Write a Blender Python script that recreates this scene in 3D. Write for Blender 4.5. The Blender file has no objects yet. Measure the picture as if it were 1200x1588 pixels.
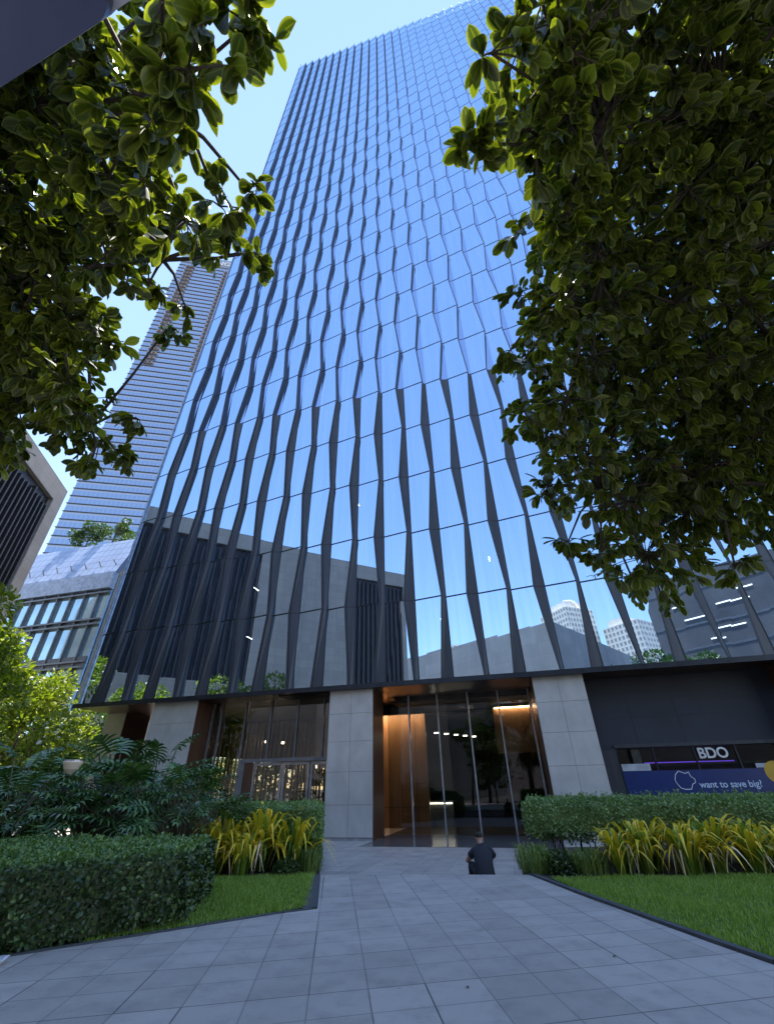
import bpy, math, random
import numpy as np
from mathutils import Vector, Matrix
random.seed(7); rs = np.random.RandomState(11)
R = math.radians
scene = bpy.context.scene
col = scene.collection

# ---------------------------------------------------------------- camera
up = Vector((-20., 1024., -662.)).normalized()          # world up seen from the camera
fw = Vector((0, 0, -1)); yy = (fw - up*fw.dot(up)).normalized(); xx = yy.cross(up)
cam_d = bpy.data.cameras.new("camera"); cam = bpy.data.objects.new("camera", cam_d); col.objects.link(cam)
rot = Matrix((xx, yy, up))
cam.matrix_world = Matrix.Translation((0, 0, 1.55)) @ rot.to_4x4()
cam_d.sensor_fit = 'HORIZONTAL'; cam_d.sensor_width = 36.0; cam_d.lens = 36.0*662/1200
cam_d.clip_start = 0.05; cam_d.clip_end = 5000
scene.camera = cam
# ---------------------------------------------------------------- world, sun, exposure
SUN_AZ, SUN_EL = 12.0, 81.5                               # azimuth from +Y towards +X
w = bpy.data.worlds.new("World"); scene.world = w; w.use_nodes = True
nt = w.node_tree; nt.nodes.clear()
sky = nt.nodes.new('ShaderNodeTexSky'); sky.sky_type = 'NISHITA'; sky.sun_disc = False
sky.sun_elevation = R(SUN_EL); sky.sun_rotation = R(SUN_AZ)
sky.air_density = 1.0; sky.dust_density = 0.0; sky.ozone_density = 1.3; sky.altitude = 0
bg = nt.nodes.new('ShaderNodeBackground'); bg.inputs[1].default_value = 0.118
wo = nt.nodes.new('ShaderNodeOutputWorld')
tint = nt.nodes.new('ShaderNodeMix'); tint.data_type = 'RGBA'; tint.blend_type = 'MULTIPLY'; tint.inputs[0].default_value = 1.0
tint.inputs[7].default_value = (1.08, 1.0, 0.95, 1)      # the camera's white balance
nt.links.new(sky.outputs[0], tint.inputs[6]); nt.links.new(tint.outputs[2], bg.inputs[0]); nt.links.new(bg.outputs[0], wo.inputs[0])
sd = bpy.data.lights.new("sun", 'SUN'); sd.energy = 3.6; sd.angle = R(0.5); sd.color = (1.0, 0.95, 0.86)
so = bpy.data.objects.new("sun", sd); col.objects.link(so)
dv = Vector((math.sin(R(SUN_AZ))*math.cos(R(SUN_EL)), math.cos(R(SUN_AZ))*math.cos(R(SUN_EL)), math.sin(R(SUN_EL))))
so.rotation_euler = dv.to_track_quat('Z', 'Y').to_euler()
scene.view_settings.view_transform = 'Standard'; scene.view_settings.look = 'None'
scene.view_settings.exposure = 1.88; scene.view_settings.gamma = 1.0
scene.cycles.max_bounces = 8; scene.cycles.transparent_max_bounces = 16

# ---------------------------------------------------------------- material helpers
def mat(name):
    m = bpy.data.materials.new(name); m.use_nodes = True; n = m.node_tree
    b = n.nodes['Principled BSDF']; return m, n, b
def N(n, t, **k):
    x = n.nodes.new(t)
    for a, v in k.items():
        if isinstance(a, str) and hasattr(x, a): setattr(x, a, v)
    return x
def L(n, a, b): n.links.new(a, b)
def ramp(n, fac, stops):
    r = n.nodes.new('ShaderNodeValToRGB'); e = r.color_ramp.elements
    while len(e) < len(stops): e.new(0.5)
    for i, (p, c) in enumerate(stops): e[i].position = p; e[i].color = (*c, 1)
    if fac is not None: L(n, fac, r.inputs[0])
    return r.outputs[0]
def mth(n, op, a, b=None, c=None):
    x = n.nodes.new('ShaderNodeMath'); x.operation = op
    for i, v in enumerate((a, b, c)):
        if v is None: continue
        if isinstance(v, (int, float)): x.inputs[i].default_value = v
        else: L(n, v, x.inputs[i])
    return x.outputs[0]
def mixc(n, f, a, b, bt='MIX'):
    x = n.nodes.new('ShaderNodeMix'); x.data_type = 'RGBA'; x.blend_type = bt
    for s, v in ((0, f), (6, a), (7, b)):
        if isinstance(v, (int, float)): x.inputs[s].default_value = v
        elif isinstance(v, tuple): x.inputs[s].default_value = (*v, 1)
        else: L(n, v, x.inputs[s])
    return x.outputs[2]
def noise(n, scale, vec=None, detail=4, rough=.55):
    x = n.nodes.new('ShaderNodeTexNoise'); x.inputs['Scale'].default_value = scale
    x.inputs['Detail'].default_value = detail; x.inputs['Roughness'].default_value = rough
    if vec is None: vec = n.nodes.new('ShaderNodeTexCoord').outputs['Object']
    L(n, vec, x.inputs['Vector']); return x.outputs[0]
def vscale(n, v):
    m = n.nodes.new('ShaderNodeMapping'); m.inputs['Scale'].default_value = v
    L(n, n.nodes.new('ShaderNodeTexCoord').outputs['Object'], m.inputs['Vector']); return m.outputs[0]
def bump(n, b, h, s, d=.01):
    x = n.nodes.new('ShaderNodeBump'); x.inputs['Strength'].default_value = s; x.inputs['Distance'].default_value = d
    L(n, h, x.inputs['Height']); L(n, x.outputs[0], b.inputs['Normal'])
def simple(name, c, rough=.5, metal=0., var=.25, scale=3., spec=.5, stretch=None, bmp=0.):
    m, n, b = mat(name)
    v = vscale(n, stretch) if stretch else None
    f = noise(n, scale, v)
    c0 = tuple(x*(1-var) for x in c); c1 = tuple(min(1, x*(1+var)) for x in c)
    L(n, ramp(n, f, [(.3, c0), (.7, c1)]), b.inputs['Base Color'])
    b.inputs['Roughness'].default_value = rough; b.inputs['Metallic'].default_value = metal
    b.inputs['Specular IOR Level'].default_value = spec
    if bmp: bump(n, b, noise(n, scale*6, v), bmp)
    return m
def emit(name, c, s):
    m, n, b = mat(name); b.inputs['Base Color'].default_value = (*c, 1)
    b.inputs['Emission Color'].default_value = (*c, 1); b.inputs['Emission Strength'].default_value = s; return m

# ---------------------------------------------------------------- mesh helpers
class MB:
    def __init__(s): s.v = []; s.f = []; s.m = []
    def quad(s, a, b, c, d, m=0):
        i = len(s.v); s.v += [a, b, c, d]; s.f.append((i, i+1, i+2, i+3)); s.m.append(m)
    def poly(s, pts, m=0):
        i = len(s.v); s.v += list(pts); s.f.append(tuple(range(i, i+len(pts)))); s.m.append(m)
    def box(s, x0, y0, z0, x1, y1, z1, m=0):
        s.hexa([(x0, y0, z0), (x1, y0, z0), (x1, y1, z0), (x0, y1, z0)], [(x0, y0, z1), (x1, y0, z1), (x1, y1, z1), (x0, y1, z1)], m)
    def hexa(s, lo, hi, m=0):                     # bottom loop ccw, top loop
        k = len(lo); i = len(s.v); s.v += list(lo)+list(hi)
        s.f.append(tuple(range(i+k-1, i-1, -1))); s.f.append(tuple(range(i+k, i+2*k))); s.m += [m, m]
        for a in range(k):
            b = (a+1) % k; s.f.append((i+a, i+b, i+k+b, i+k+a)); s.m.append(m)
    def prism(s, pts, z0, z1, m=0): s.hexa([(x, y, z0) for x, y in pts], [(x, y, z1) for x, y in pts], m)
    def bar(s, a, b, r0, r1=None, k=6, m=0):
        a = Vector(a); b = Vector(b); r1 = r0 if r1 is None else r1
        d = (b-a).normalized(); p = d.orthogonal().normalized(); q = d.cross(p); i = len(s.v)
        for c, r in ((a, r0), (b, r1)):
            for t in range(k):
                an = 2*math.pi*t/k; s.v.append(tuple(c+p*math.cos(an)*r+q*math.sin(an)*r))
        for t in range(k):
            u = (t+1) % k; s.f.append((i+t, i+u, i+k+u, i+k+t)); s.m.append(m)
        s.f.append(tuple(range(i+k-1, i-1, -1))); s.f.append(tuple(range(i+k, i+2*k))); s.m += [m, m]
    def tube(s, pts, radii, k=7, m=0):
        i0 = len(s.v); P = [Vector(p) for p in pts]; prev = None
        for j, c in enumerate(P):
            d = (P[min(j+1, len(P)-1)]-P[max(j-1, 0)]).normalized()
            p = d.orthogonal().normalized() if prev is None else (prev-d*prev.dot(d)).normalized()
            prev = p; q = d.cross(p)
            for t in range(k):
                an = 2*math.pi*t/k; s.v.append(tuple(c+(p*math.cos(an)+q*math.sin(an))*radii[j]))
        for j in range(len(P)-1):
            for t in range(k):
                u = (t+1) % k; a = i0+j*k; s.f.append((a+t, a+u, a+k+u, a+k+t)); s.m.append(m)
        s.f.append(tuple(range(i0+k-1, i0-1, -1))); e = i0+(len(P)-1)*k; s.f.append(tuple(range(e, e+k))); s.m += [m, m]
    def build(s, name, mats, parent=None, smooth=False, loc=None):
        me = bpy.data.meshes.new(name); me.from_pydata(s.v, [], s.f)
        for x in (mats if isinstance(mats, (list, tuple)) else [mats]): me.materials.append(x)
        me.polygons.foreach_set('material_index', s.m)
        if smooth: me.polygons.foreach_set('use_smooth', [True]*len(s.f))
        me.update(); o = bpy.data.objects.new(name, me); col.objects.link(o)
        if parent: o.parent = parent
        if loc: o.location = loc
        return o
def tag(o, label=None, cat=None, group=None, kind=None):
    if label: o['label'] = label
    if cat: o['category'] = cat
    if group: o['group'] = group
    if kind: o['kind'] = kind
    return o
def empty(name, loc=(0, 0, 0), rz=0., **k):
    o = bpy.data.objects.new(name, None); col.objects.link(o); o.location = loc; o.rotation_euler = (0, 0, rz)
    o.empty_display_size = .2
    return tag(o, **k)
def copy_tree(o, parent=None):
    c = o.copy(); col.objects.link(c); c.parent = parent
    for ch in list(o.children): copy_tree(ch, c)
    return c
def norm(a): return a/np.maximum(np.linalg.norm(a, axis=1, keepdims=True), 1e-9)
def scatter(tv, tf, pos, ax, nr, sc):
    """copies of a small template (x across, y along, z normal) -> big arrays"""
    tv = np.array(tv, float); n = len(pos); k = len(tv)
    ax = norm(ax); sd = norm(np.cross(ax, nr)); nn = np.cross(sd, ax)
    V = pos[:, None, :] + sc[:, None, None]*(tv[None, :, 0:1]*sd[:, None, :]+tv[None, :, 1:2]*ax[:, None, :]+tv[None, :, 2:3]*nn[:, None, :])
    F = []
    for f in tf: F.append(np.array(f)[None, :]+(np.arange(n)*k)[:, None])
    faces = []
    for a in F: faces += a.tolist()
    lf = np.tile(np.c_[tv[:, 0], tv[:, 1], tv[:, 2]], (n, 1))
    return V.reshape(-1, 3), faces, lf
def cloud(name, mats, V, F, lf=None, parent=None, smooth=False, matidx=None):
    me = bpy.data.meshes.new(name); me.from_pydata(np.asarray(V).tolist(), [], F)
    for x in (mats if isinstance(mats, (list, tuple)) else [mats]): me.materials.append(x)
    if lf is not None:
        a = me.attributes.new('lf', 'FLOAT_VECTOR', 'POINT'); a.data.foreach_set('vector', np.asarray(lf, dtype=np.float32).ravel())
    if smooth: me.polygons.foreach_set('use_smooth', [True]*len(F))
    me.update(); o = bpy.data.objects.new(name, me); col.objects.link(o)
    if parent: o.parent = parent
    return o

# ---------------------------------------------------------------- materials
def paving(name, A, B, org, c0, c1, seed=0.):
    """stone slabs on a lattice with basis vectors A, B (metres)"""
    det = A[0]*B[1]-A[1]*B[0]
    m, n, b = mat(name)
    sep = N(n, 'ShaderNodeSeparateXYZ'); L(n, n.nodes.new('ShaderNodeTexCoord').outputs['Object'], sep.inputs[0])
    X = mth(n, 'SUBTRACT', sep.outputs[0], org[0]); Y = mth(n, 'SUBTRACT', sep.outputs[1], org[1])
    U = mth(n, 'ADD', mth(n, 'MULTIPLY', X, B[1]/det), mth(n, 'MULTIPLY', Y, -B[0]/det))
    V = mth(n, 'ADD', mth(n, 'MULTIPLY', X, -A[1]/det), mth(n, 'MULTIPLY', Y, A[0]/det))
    def line(t, w, ln):        # distance to the nearest integer, in metres, -> 1 on the joint
        fr = mth(n, 'FRACT', t); d = mth(n, 'MINIMUM', fr, mth(n, 'SUBTRACT', 1.0, fr))
        d = mth(n, 'MULTIPLY', d, ln)
        mr = N(n, 'ShaderNodeMapRange', interpolation_type='SMOOTHSTEP'); L(n, d, mr.inputs[0])
        mr.inputs[1].default_value = w*.35; mr.inputs[2].default_value = w; mr.inputs[3].default_value = 1; mr.inputs[4].default_value = 0
        return mr.outputs[0]
    la = math.hypot(*A); lb = math.hypot(*B)
    cu = mth(n, 'FLOOR', U); cv = mth(n, 'FLOOR', V)
    comb = N(n, 'ShaderNodeCombineXYZ'); L(n, cu, comb.inputs[0]); L(n, cv, comb.inputs[1]); comb.inputs[2].default_value = seed
    wn = N(n, 'ShaderNodeTexWhiteNoise'); L(n, comb.outputs[0], wn.inputs[0])
    comb2 = N(n, 'ShaderNodeCombineXYZ'); L(n, mth(n, 'ROUND', U), comb2.inputs[0]); L(n, cv, comb2.inputs[1]); comb2.inputs[2].default_value = seed+5
    wn2 = N(n, 'ShaderNodeTexWhiteNoise'); L(n, comb2.outputs[0], wn2.inputs[0])
    ju = mth(n, 'MULTIPLY', line(U, .011, la), mth(n, 'ADD', mth(n, 'MULTIPLY', mth(n, 'POWER', wn2.outputs[0], 2.0), .6), .4))
    jv = mth(n, 'MULTIPLY', line(V, .009, lb), .9)
    jh = mth(n, 'MULTIPLY', line(mth(n, 'ADD', V, .5), .011, lb), .5)
    J = mth(n, 'MAXIMUM', mth(n, 'MAXIMUM', ju, jv), jh)
    f = mth(n, 'ADD', mth(n, 'MULTIPLY', noise(n, 1.3, detail=6, rough=.65), .55), mth(n, 'MULTIPLY', wn.outputs[0], .28))
    f = mth(n, 'ADD', f, mth(n, 'MULTIPLY', noise(n, 60, detail=3, rough=.7), .17))
    base = ramp(n, f, [(.25, c0), (.75, c1)])
    # damp stains and specks with their own shapes
    st = ramp(n, noise(n, 2.7, detail=8, rough=.7), [(.48, (1, 1, 1)), (.70, (.76, .76, .77))])
    base = mixc(n, 1.0, base, st, 'MULTIPLY')
    sp = ramp(n, noise(n, 23, detail=2, rough=.4), [(.74, (1, 1, 1)), (.8, (.55, .55, .55))])
    base = mixc(n, 1.0, base, sp, 'MULTIPLY')
    L(n, mixc(n, mth(n, 'MULTIPLY', J, .85), base, (.02, .021, .024)), b.inputs['Base Color'])
    b.inputs['Roughness'].default_value = .62
    h = mth(n, 'SUBTRACT', mth(n, 'MULTIPLY', noise(n, 90, detail=4), .25), J)
    bump(n, b, h, .5, .004)
    return m
M = {}
M['pave'] = paving('upper_paving', (.528, .106), (-.113, 1.01), (-.9, 6.57), (.29, .26, .24), (.43, .39, .36))
M['plaza'] = paving('plaza_paving', (.588, -.147), (.147, .588), (-.36, 15.59), (.32, .285, .26), (.47, .43, .39), 3.)
M['kerb'] = simple('dark_kerb_stone', (.055, .058, .065), .7, bmp=.3, scale=6)
M['soil'] = simple('soil', (.03, .024, .016), .95, scale=9, bmp=.6)
M['lawn'] = simple('lawn_soil', (.045, .075, .015), .95, var=.4, scale=14)
M['asphalt'] = simple('city_ground', (.07, .07, .072), .9, scale=.5)
M['dark_metal'] = simple('dark_fin_metal', (.045, .048, .058), .45, .3, var=.2, scale=1.2, stretch=(3, 3, .25))
M['trim'] = simple('trim_metal', (.025, .028, .036), .4, .5)
M['black'] = simple('dark_core', (.03, .028, .028), .8)
M['body'] = simple('concrete_core', (.02, .022, .03), .8)
M['bronze'] = simple('bronze_soffit', (.11, .06, .04), .28, .6, var=.3, scale=2, stretch=(.4, 5, 1))
M['brown'] = simple('brown_wood_panel', (.08, .036, .02), .35, var=.35, scale=2.5, stretch=(4, 4, .3))
M['pillar'] = simple('stone_panel', (.5, .485, .47), .36, .3, var=.12, scale=1.4, stretch=(1, 1, .7), bmp=.05)
M['frame'] = simple('grey_frame', (.2, .2, .21), .4, .5)
M['mull'] = simple('pale_steel', (.42, .42, .45), .35, .6)
M['floor'] = simple('polished_floor', (.13, .125, .13), .16, var=.15, scale=1)
M['dark_wall'] = simple('dark_blue_wall', (.02, .024, .038), .6, var=.2, scale=.8)
M['navy'] = simple('navy_banner', (.012, .03, .13), .3, var=.1)
M['white'] = simple('white_paint', (.75, .75, .75), .5, var=.05)
M['silver'] = simple('silver_letters', (.62, .64, .68), .3, .4, var=.05)
M['yellow'] = simple('yellow_print', (.65, .38, .04), .5, var=.1)
M['counter'] = simple('counter_stone', (.25, .26, .24), .3)
M['warmlight'] = emit('warm_cove_light', (1., .66, .4), 13.)
M['spot'] = emit('ceiling_spot', (1., .9, .75), 5.)
M['tube'] = emit('office_tube', (1., .97, .9), 12.)
M['purple'] = emit('purple_led', (.12, .05, .6), .5)
def wood():
    m, n, b = mat('lobby_timber_veneer')
    v = vscale(n, (1.2, 1.2, .25)); L(n, ramp(n, noise(n, 2.2, v, 7, .7), [(.25, (.2, .1, .045)), (.5, (.3, .17, .085)), (.8, (.4, .25, .13))]), b.inputs['Base Color'])
    b.inputs['Roughness'].default_value = .4; return m
M['wood'] = wood()
def mirror_glass():
    m, n, b = mat('reflective_curtain_glass'); n.nodes.remove(b)
    out = n.nodes['Material Output']
    g = N(n, 'ShaderNodeBsdfGlossy'); g.inputs['Roughness'].default_value = .0
    L(n, ramp(n, noise(n, 1.0, vscale(n, (3.5, 3.5, .12)), 5, .7), [(.3, (.5, .71, .97)), (.7, (.6, .79, 1.0))]), g.inputs['Color'])
    t = N(n, 'ShaderNodeBsdfTransparent'); t.inputs['Color'].default_value = (.35, .4, .45, 1)
    d = N(n, 'ShaderNodeBsdfDiffuse')     # thin film of dust in vertical streaks
    L(n, ramp(n, noise(n, 1.0, vscale(n, (6, 6, .1)), 5, .7), [(.35, (.05, .055, .07)), (.75, (.3, .32, .36))]), d.inputs['Color'])
    a = N(n, 'ShaderNodeMixShader'); a.inputs[0].default_value = .16; L(n, g.outputs[0], a.inputs[1]); L(n, t.outputs[0], a.inputs[2])
    c = N(n, 'ShaderNodeMixShader'); c.inputs[0].default_value = .09; L(n, a.outputs[0], c.inputs[1]); L(n, d.outputs[0], c.inputs[2])
    L(n, c.outputs[0], out.inputs[0]); return m
M['glass'] = mirror_glass()
def fin_glass():
    m, n, b = mat('fin_facet_glass'); n.nodes.remove(b); out = n.nodes['Material Output']
    g = N(n, 'ShaderNodeBsdfGlossy'); g.inputs['Roughness'].default_value = .02; g.inputs['Color'].default_value = (.38, .5, .72, 1)
    d = N(n, 'ShaderNodeBsdfDiffuse'); d.inputs['Color'].default_value = (.1, .12, .18, 1)
    c = N(n, 'ShaderNodeMixShader'); c.inputs[0].default_value = .15; L(n, g.outputs[0], c.inputs[1]); L(n, d.outputs[0], c.inputs[2])
    L(n, c.outputs[0], out.inputs[0]); return m
M['facet'] = fin_glass()
def clear_glass(name, refl, tint):
    m, n, b = mat(name); n.nodes.remove(b); out = n.nodes['Material Output']
    g = N(n, 'ShaderNodeBsdfGlossy'); g.inputs['Roughness'].default_value = .0; g.inputs['Color'].default_value = (.9, .93, 1, 1)
    t = N(n, 'ShaderNodeBsdfTransparent'); t.inputs['Color'].default_value = (*tint, 1)
    fr = N(n, 'ShaderNodeFresnel'); fr.inputs[0].default_value = 1.5
    f = mth(n, 'MINIMUM', mth(n, 'ADD', fr.outputs[0], refl), 1.0)
    c = N(n, 'ShaderNodeMixShader'); L(n, f, c.inputs[0]); L(n, t.outputs[0], c.inputs[1]); L(n, g.outputs[0], c.inputs[2])
    L(n, c.outputs[0], out.inputs[0]); return m
M['lobby_glass'] = clear_glass('lobby_glass', .0, (.72, .74, .72))
M['shop_glass'] = clear_glass('shop_glass', .06, (.55, .53, .48))
def leafmat(name, dark, light, edge=None, trans=.3, rough=.38, tcol=None, mid=.6, grad=None):
    m, n, b = mat(name); geo = N(n, 'ShaderNodeNewGeometry')
    c = ramp(n, geo.outputs['Random Per Island'], [(0., dark), (mid, tuple(a*.7+b_*.3 for a, b_ in zip(dark, light))), (1., light)])
    if edge:
        at = N(n, 'ShaderNodeAttribute'); at.attribute_name = 'lf'; s = N(n, 'ShaderNodeSeparateXYZ'); L(n, at.outputs['Vector'], s.inputs[0])
        # z of 'lf' holds 0 at midrib .. 1 at the margin
        mr = N(n, 'ShaderNodeMapRange'); L(n, s.outputs[2], mr.inputs[0]); mr.inputs[1].default_value = .55; mr.inputs[2].default_value = 1.
        c = mixc(n, mth(n, 'MULTIPLY', mr.outputs[0], .65), c, edge)
        mv = N(n, 'ShaderNodeMapRange'); L(n, s.outputs[2], mv.inputs[0]); mv.inputs[1].default_value = 0.; mv.inputs[2].default_value = .12; mv.inputs[3].default_value = .35; mv.inputs[4].default_value = 0
        c = mixc(n, mv.outputs[0], c, edge)
    if grad:                                       # leaf base colour -> tip colour along the blade
        at = N(n, 'ShaderNodeAttribute'); at.attribute_name = 'lf'; s = N(n, 'ShaderNodeSeparateXYZ'); L(n, at.outputs['Vector'], s.inputs[0])
        mr = N(n, 'ShaderNodeMapRange'); L(n, s.outputs[1], mr.inputs[0]); mr.inputs[1].default_value = .15; mr.inputs[2].default_value = .62
        c = mixc(n, mr.outputs[0], grad, c)
    L(n, c, b.inputs['Base Color']); b.inputs['Roughness'].default_value = rough
    tr = N(n, 'ShaderNodeBsdfTranslucent')
    L(n, mixc(n, 1., c, tcol or (1.6, 1.9, .5), 'MULTIPLY'), tr.inputs[0])
    mx = N(n, 'ShaderNodeMixShader'); mx.inputs[0].default_value = trans
    L(n, b.outputs[0], mx.inputs[1]); L(n, tr.outputs[0], mx.inputs[2]); L(n, mx.outputs[0], n.nodes['Material Output'].inputs[0])
    return m
M['leaf'] = leafmat('broad_leaf', (.016, .032, .005), (.115, .16, .02), (.26, .3, .07), .32, rough=.42, tcol=(2.3, 2.2, .35), mid=.7)
M['hedge'] = leafmat('hedge_leaf', (.016, .036, .009), (.12, .18, .045), None, .15, mid=.7)  # darkened: shade on the big hedge's front is put into this green
M['hedge_top'] = leafmat('lit_top_hedge_leaf', (.07, .13, .035), (.2, .3, .08), None, .2)  # paler copy of the hedge leaf; daylight on the clipped top painted in
M['hedge_pale'] = leafmat('pale_hedge_leaf', (.09, .15, .045), (.26, .36, .12), None, .2)
M['philo'] = leafmat('split_leaf_plant_leaf', (.03, .075, .022), (.14, .24, .08), None, .12, rough=.2, mid=.55)
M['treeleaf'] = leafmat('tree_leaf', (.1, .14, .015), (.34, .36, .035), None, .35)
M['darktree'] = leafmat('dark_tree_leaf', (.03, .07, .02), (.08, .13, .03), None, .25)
M['strap'] = leafmat('strap_leaf', (.12, .24, .03), (.45, .5, .06), None, .25, rough=.35, tcol=(1.5, 1.4, .4), grad=(.06, .13, .02))
M['strapy'] = leafmat('yellow_strap_leaf', (.55, .48, .03), (.98, .68, .07), None, .3, rough=.35, tcol=(1.4, 1.2, .4), grad=(.12, .19, .02), mid=.4)
M['dry'] = leafmat('dry_strap_leaf', (.5, .38, .2), (.85, .7, .45), None, .2, rough=.6, tcol=(1., 1., .8))
M['grass'] = leafmat('grass_blade', (.13, .22, .028), (.34, .43, .08), None, .25, rough=.5)
M['grassy'] = leafmat('low_grassy_leaf', (.08, .14, .03), (.25, .3, .08), None, .2)
M['bark'] = simple('bark', (.055, .042, .032), .85, scale=8, bmp=.6, var=.4)
M['stem'] = simple('plant_stem', (.07, .06, .03), .7)
# ================================================================ GROUND
def struct(o): o['kind'] = 'structure'; return o
g = MB(); g.quad((-1500, -1500, -.47), (1500, -1500, -.47), (1500, 1500, -.47), (-1500, 1500, -.47)); struct(g.build('ground', M['asphalt']))
g = MB(); g.quad((-26, 10.8, -.45), (34, 10.8, -.45), (34, 60, -.45), (-26, 60, -.45)); struct(g.build('plaza', M['plaza']))
EDGE = [(-1.58, 11.94), (2.77, 11.45)]
path = [(-12, -2.2), (6.7, -2.2), (5.6, 1.2), (3.77, 6.08), (3.6, 6.83), (3.39, 7.9), (3.05, 9.63), (2.77, 11.45), (-1.58, 11.94), (-1.19, 8.83), (-1.74, 8.55), (-4.47, 6.75), (-12, 1.9)]  # unseen rear end cut short so the dark asphalt bounces less sunlight
g = MB(); g.prism(path, -.46, 0); struct(g.build('path', M['pave']))
d = Vector((EDGE[1][0]-EDGE[0][0], EDGE[1][1]-EDGE[0][1])).normalized(); nrm = Vector((-d.y, d.x))
for k in range(2):
    a = Vector(EDGE[0])+nrm*(.0+.4*k+.002); b = Vector(EDGE[1])+nrm*(.0+.4*k+.002); a2 = a+nrm*.4; b2 = b+nrm*.4
    g = MB(); g.prism([tuple(a), tuple(b), tuple(b2), tuple(a2)], -.455, -.15*(k+1)); struct(g.build('step', M['pave']))
# planting ground left and right of the path
LB = [(-1.62, 11.9), (-1.23, 8.86), (-1.78, 8.58), (-4.5, 6.8), (-14, .9), (-30, 2), (-30, 19), (-2.6, 19.0), (-1.95, 14.5)]
RB = [(3.81, 6.1), (5.64, 1.2), (12, -8), (30, -8), (30, 16.0), (4.6, 16.0), (3.0, 13.0), (2.83, 11.5), (3.10, 9.63), (3.44, 7.9), (3.65, 6.83)]
g = MB(); g.prism(LB[::-1], -.44, -.012); struct(g.build('planting_bed_soil', M['soil']))
g = MB(); g.prism(RB, -.44, -.012); struct(g.build('planting_bed_soil', M['soil']))
LL = [(-1.66, 11.4), (-1.36, 8.98), (-1.83, 8.66), (-3.9, 7.3), (-4.2, 9.5), (-3.9, 11.9), (-1.7, 12.1)]
RL = [(3.9, 6.15), (5.8, 1.0), (12, -7), (16, -7), (16, 10.6), (8, 10.9), (3.1, 11.0), (3.2, 9.63), (3.56, 7.9), (3.75, 6.83)]
for P in (LL[::-1], RL):
    g = MB(); g.poly([(x, y, -.004) for x, y in P]); struct(g.build('lawn_soil', M['lawn']))
def kerb(pts, wd, h, label):
    m = MB()
    for (a, b) in zip(pts[:-1], pts[1:]):
        a = Vector(a); b = Vector(b); t = (b-a).normalized(); q = Vector((-t.y, t.x))*wd
        m.prism([tuple(a), tuple(b), tuple(b+q), tuple(a+q)], -.1, h)
    return struct(m.build('kerb', M['kerb']))
kerb([(3.79, 6.1), (3.62, 6.83), (3.41, 7.9), (3.07, 9.63), (2.78, 11.44)][::-1], .09, .03, '')
kerb([(5.62, 1.2), (3.8, 6.1)][::-1], .09, .03, '')
kerb([(-1.585, 11.93), (-1.2, 8.84)][::-1], .22, .012, '')
kerb([(-1.2, 8.84), (-1.76, 8.56), (-4.49, 6.77), (-12, 1.92)][::-1], .05, .012, '')

# ================================================================ OFFICE TOWER
UX = (.97029573, -.2419219); FT = (5.5642036, 22.3168017)
def W(s, t, z=0.): return (FT[0]+UX[0]*s-UX[1]*t, FT[1]+UX[1]*s+UX[0]*t, z)       # t > 0 goes into the building
tower = empty('office_tower', (FT[0], FT[1], -.45), math.atan2(UX[1], UX[0]), label='tall blue mirrored glass office tower with zigzag dark vertical fins over a pillared lobby', cat='building')
Z0 = 6.1; FH = 4.45; NF = 32; KP = .19; PIT = 1.785; OZ = .45       # local z = world z + .45
def s0(i): return -.61+PIT*i
def wid(i, j):
    wide = (i+j) % 2 == 1
    if j <= 5: return .62 if wide else .24
    z = Z0+FH*j; a = max(0, 1-(z-28)/(112-28))**.75
    return (.13+.43*a) if wide else .13
I0, I1 = -14, 13
def node(i, j): w_ = wid(i, j); return s0(i)-w_, KP*(PIT-w_)
def zz(j): return Z0+FH*j+OZ
gm = MB(); tr = MB(); npane = 0
for i in range(I0, I1):
    for j in range(NF+1):
        a, z0_, z1_ = s0(i), zz(j), zz(j+1)
        if j == NF: z1_ = z0_+2.0
        (b0, p0), (b1, p1) = node(i+1, j), node(i+1, min(j+1, NF))
        e = [rs.uniform(-.0045, .0045) for _ in range(3)]
        q_ = gm if (j > 3 or i > 10 or npane >= 100) else MB()
        q_.quad((a, e[0], z0_+.02), (b0, -p0+e[1], z0_+.02), (b1, -p1+e[2], z1_-.02), (a, e[0], z1_-.02))
        if q_ is not gm: npane += 1; q_.build('glass_pane', M['glass'], tower)
        # transom
        zt = z0_
        tr.hexa([(a, -.02, zt-.035), (b0, -p0-.02, zt-.035), (b0, -p0+.12, zt-.035), (a, .12, zt-.035)],
                [(a, -.02, zt+.035), (b0, -p0-.02, zt+.035), (b0, -p0+.12, zt+.035), (a, .12, zt+.035)])
tag(gm.build('glass_curtain_wall', M['glass'], tower), kind='stuff'); tag(tr.build('transom', M['trim'], tower), kind='stuff')
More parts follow.
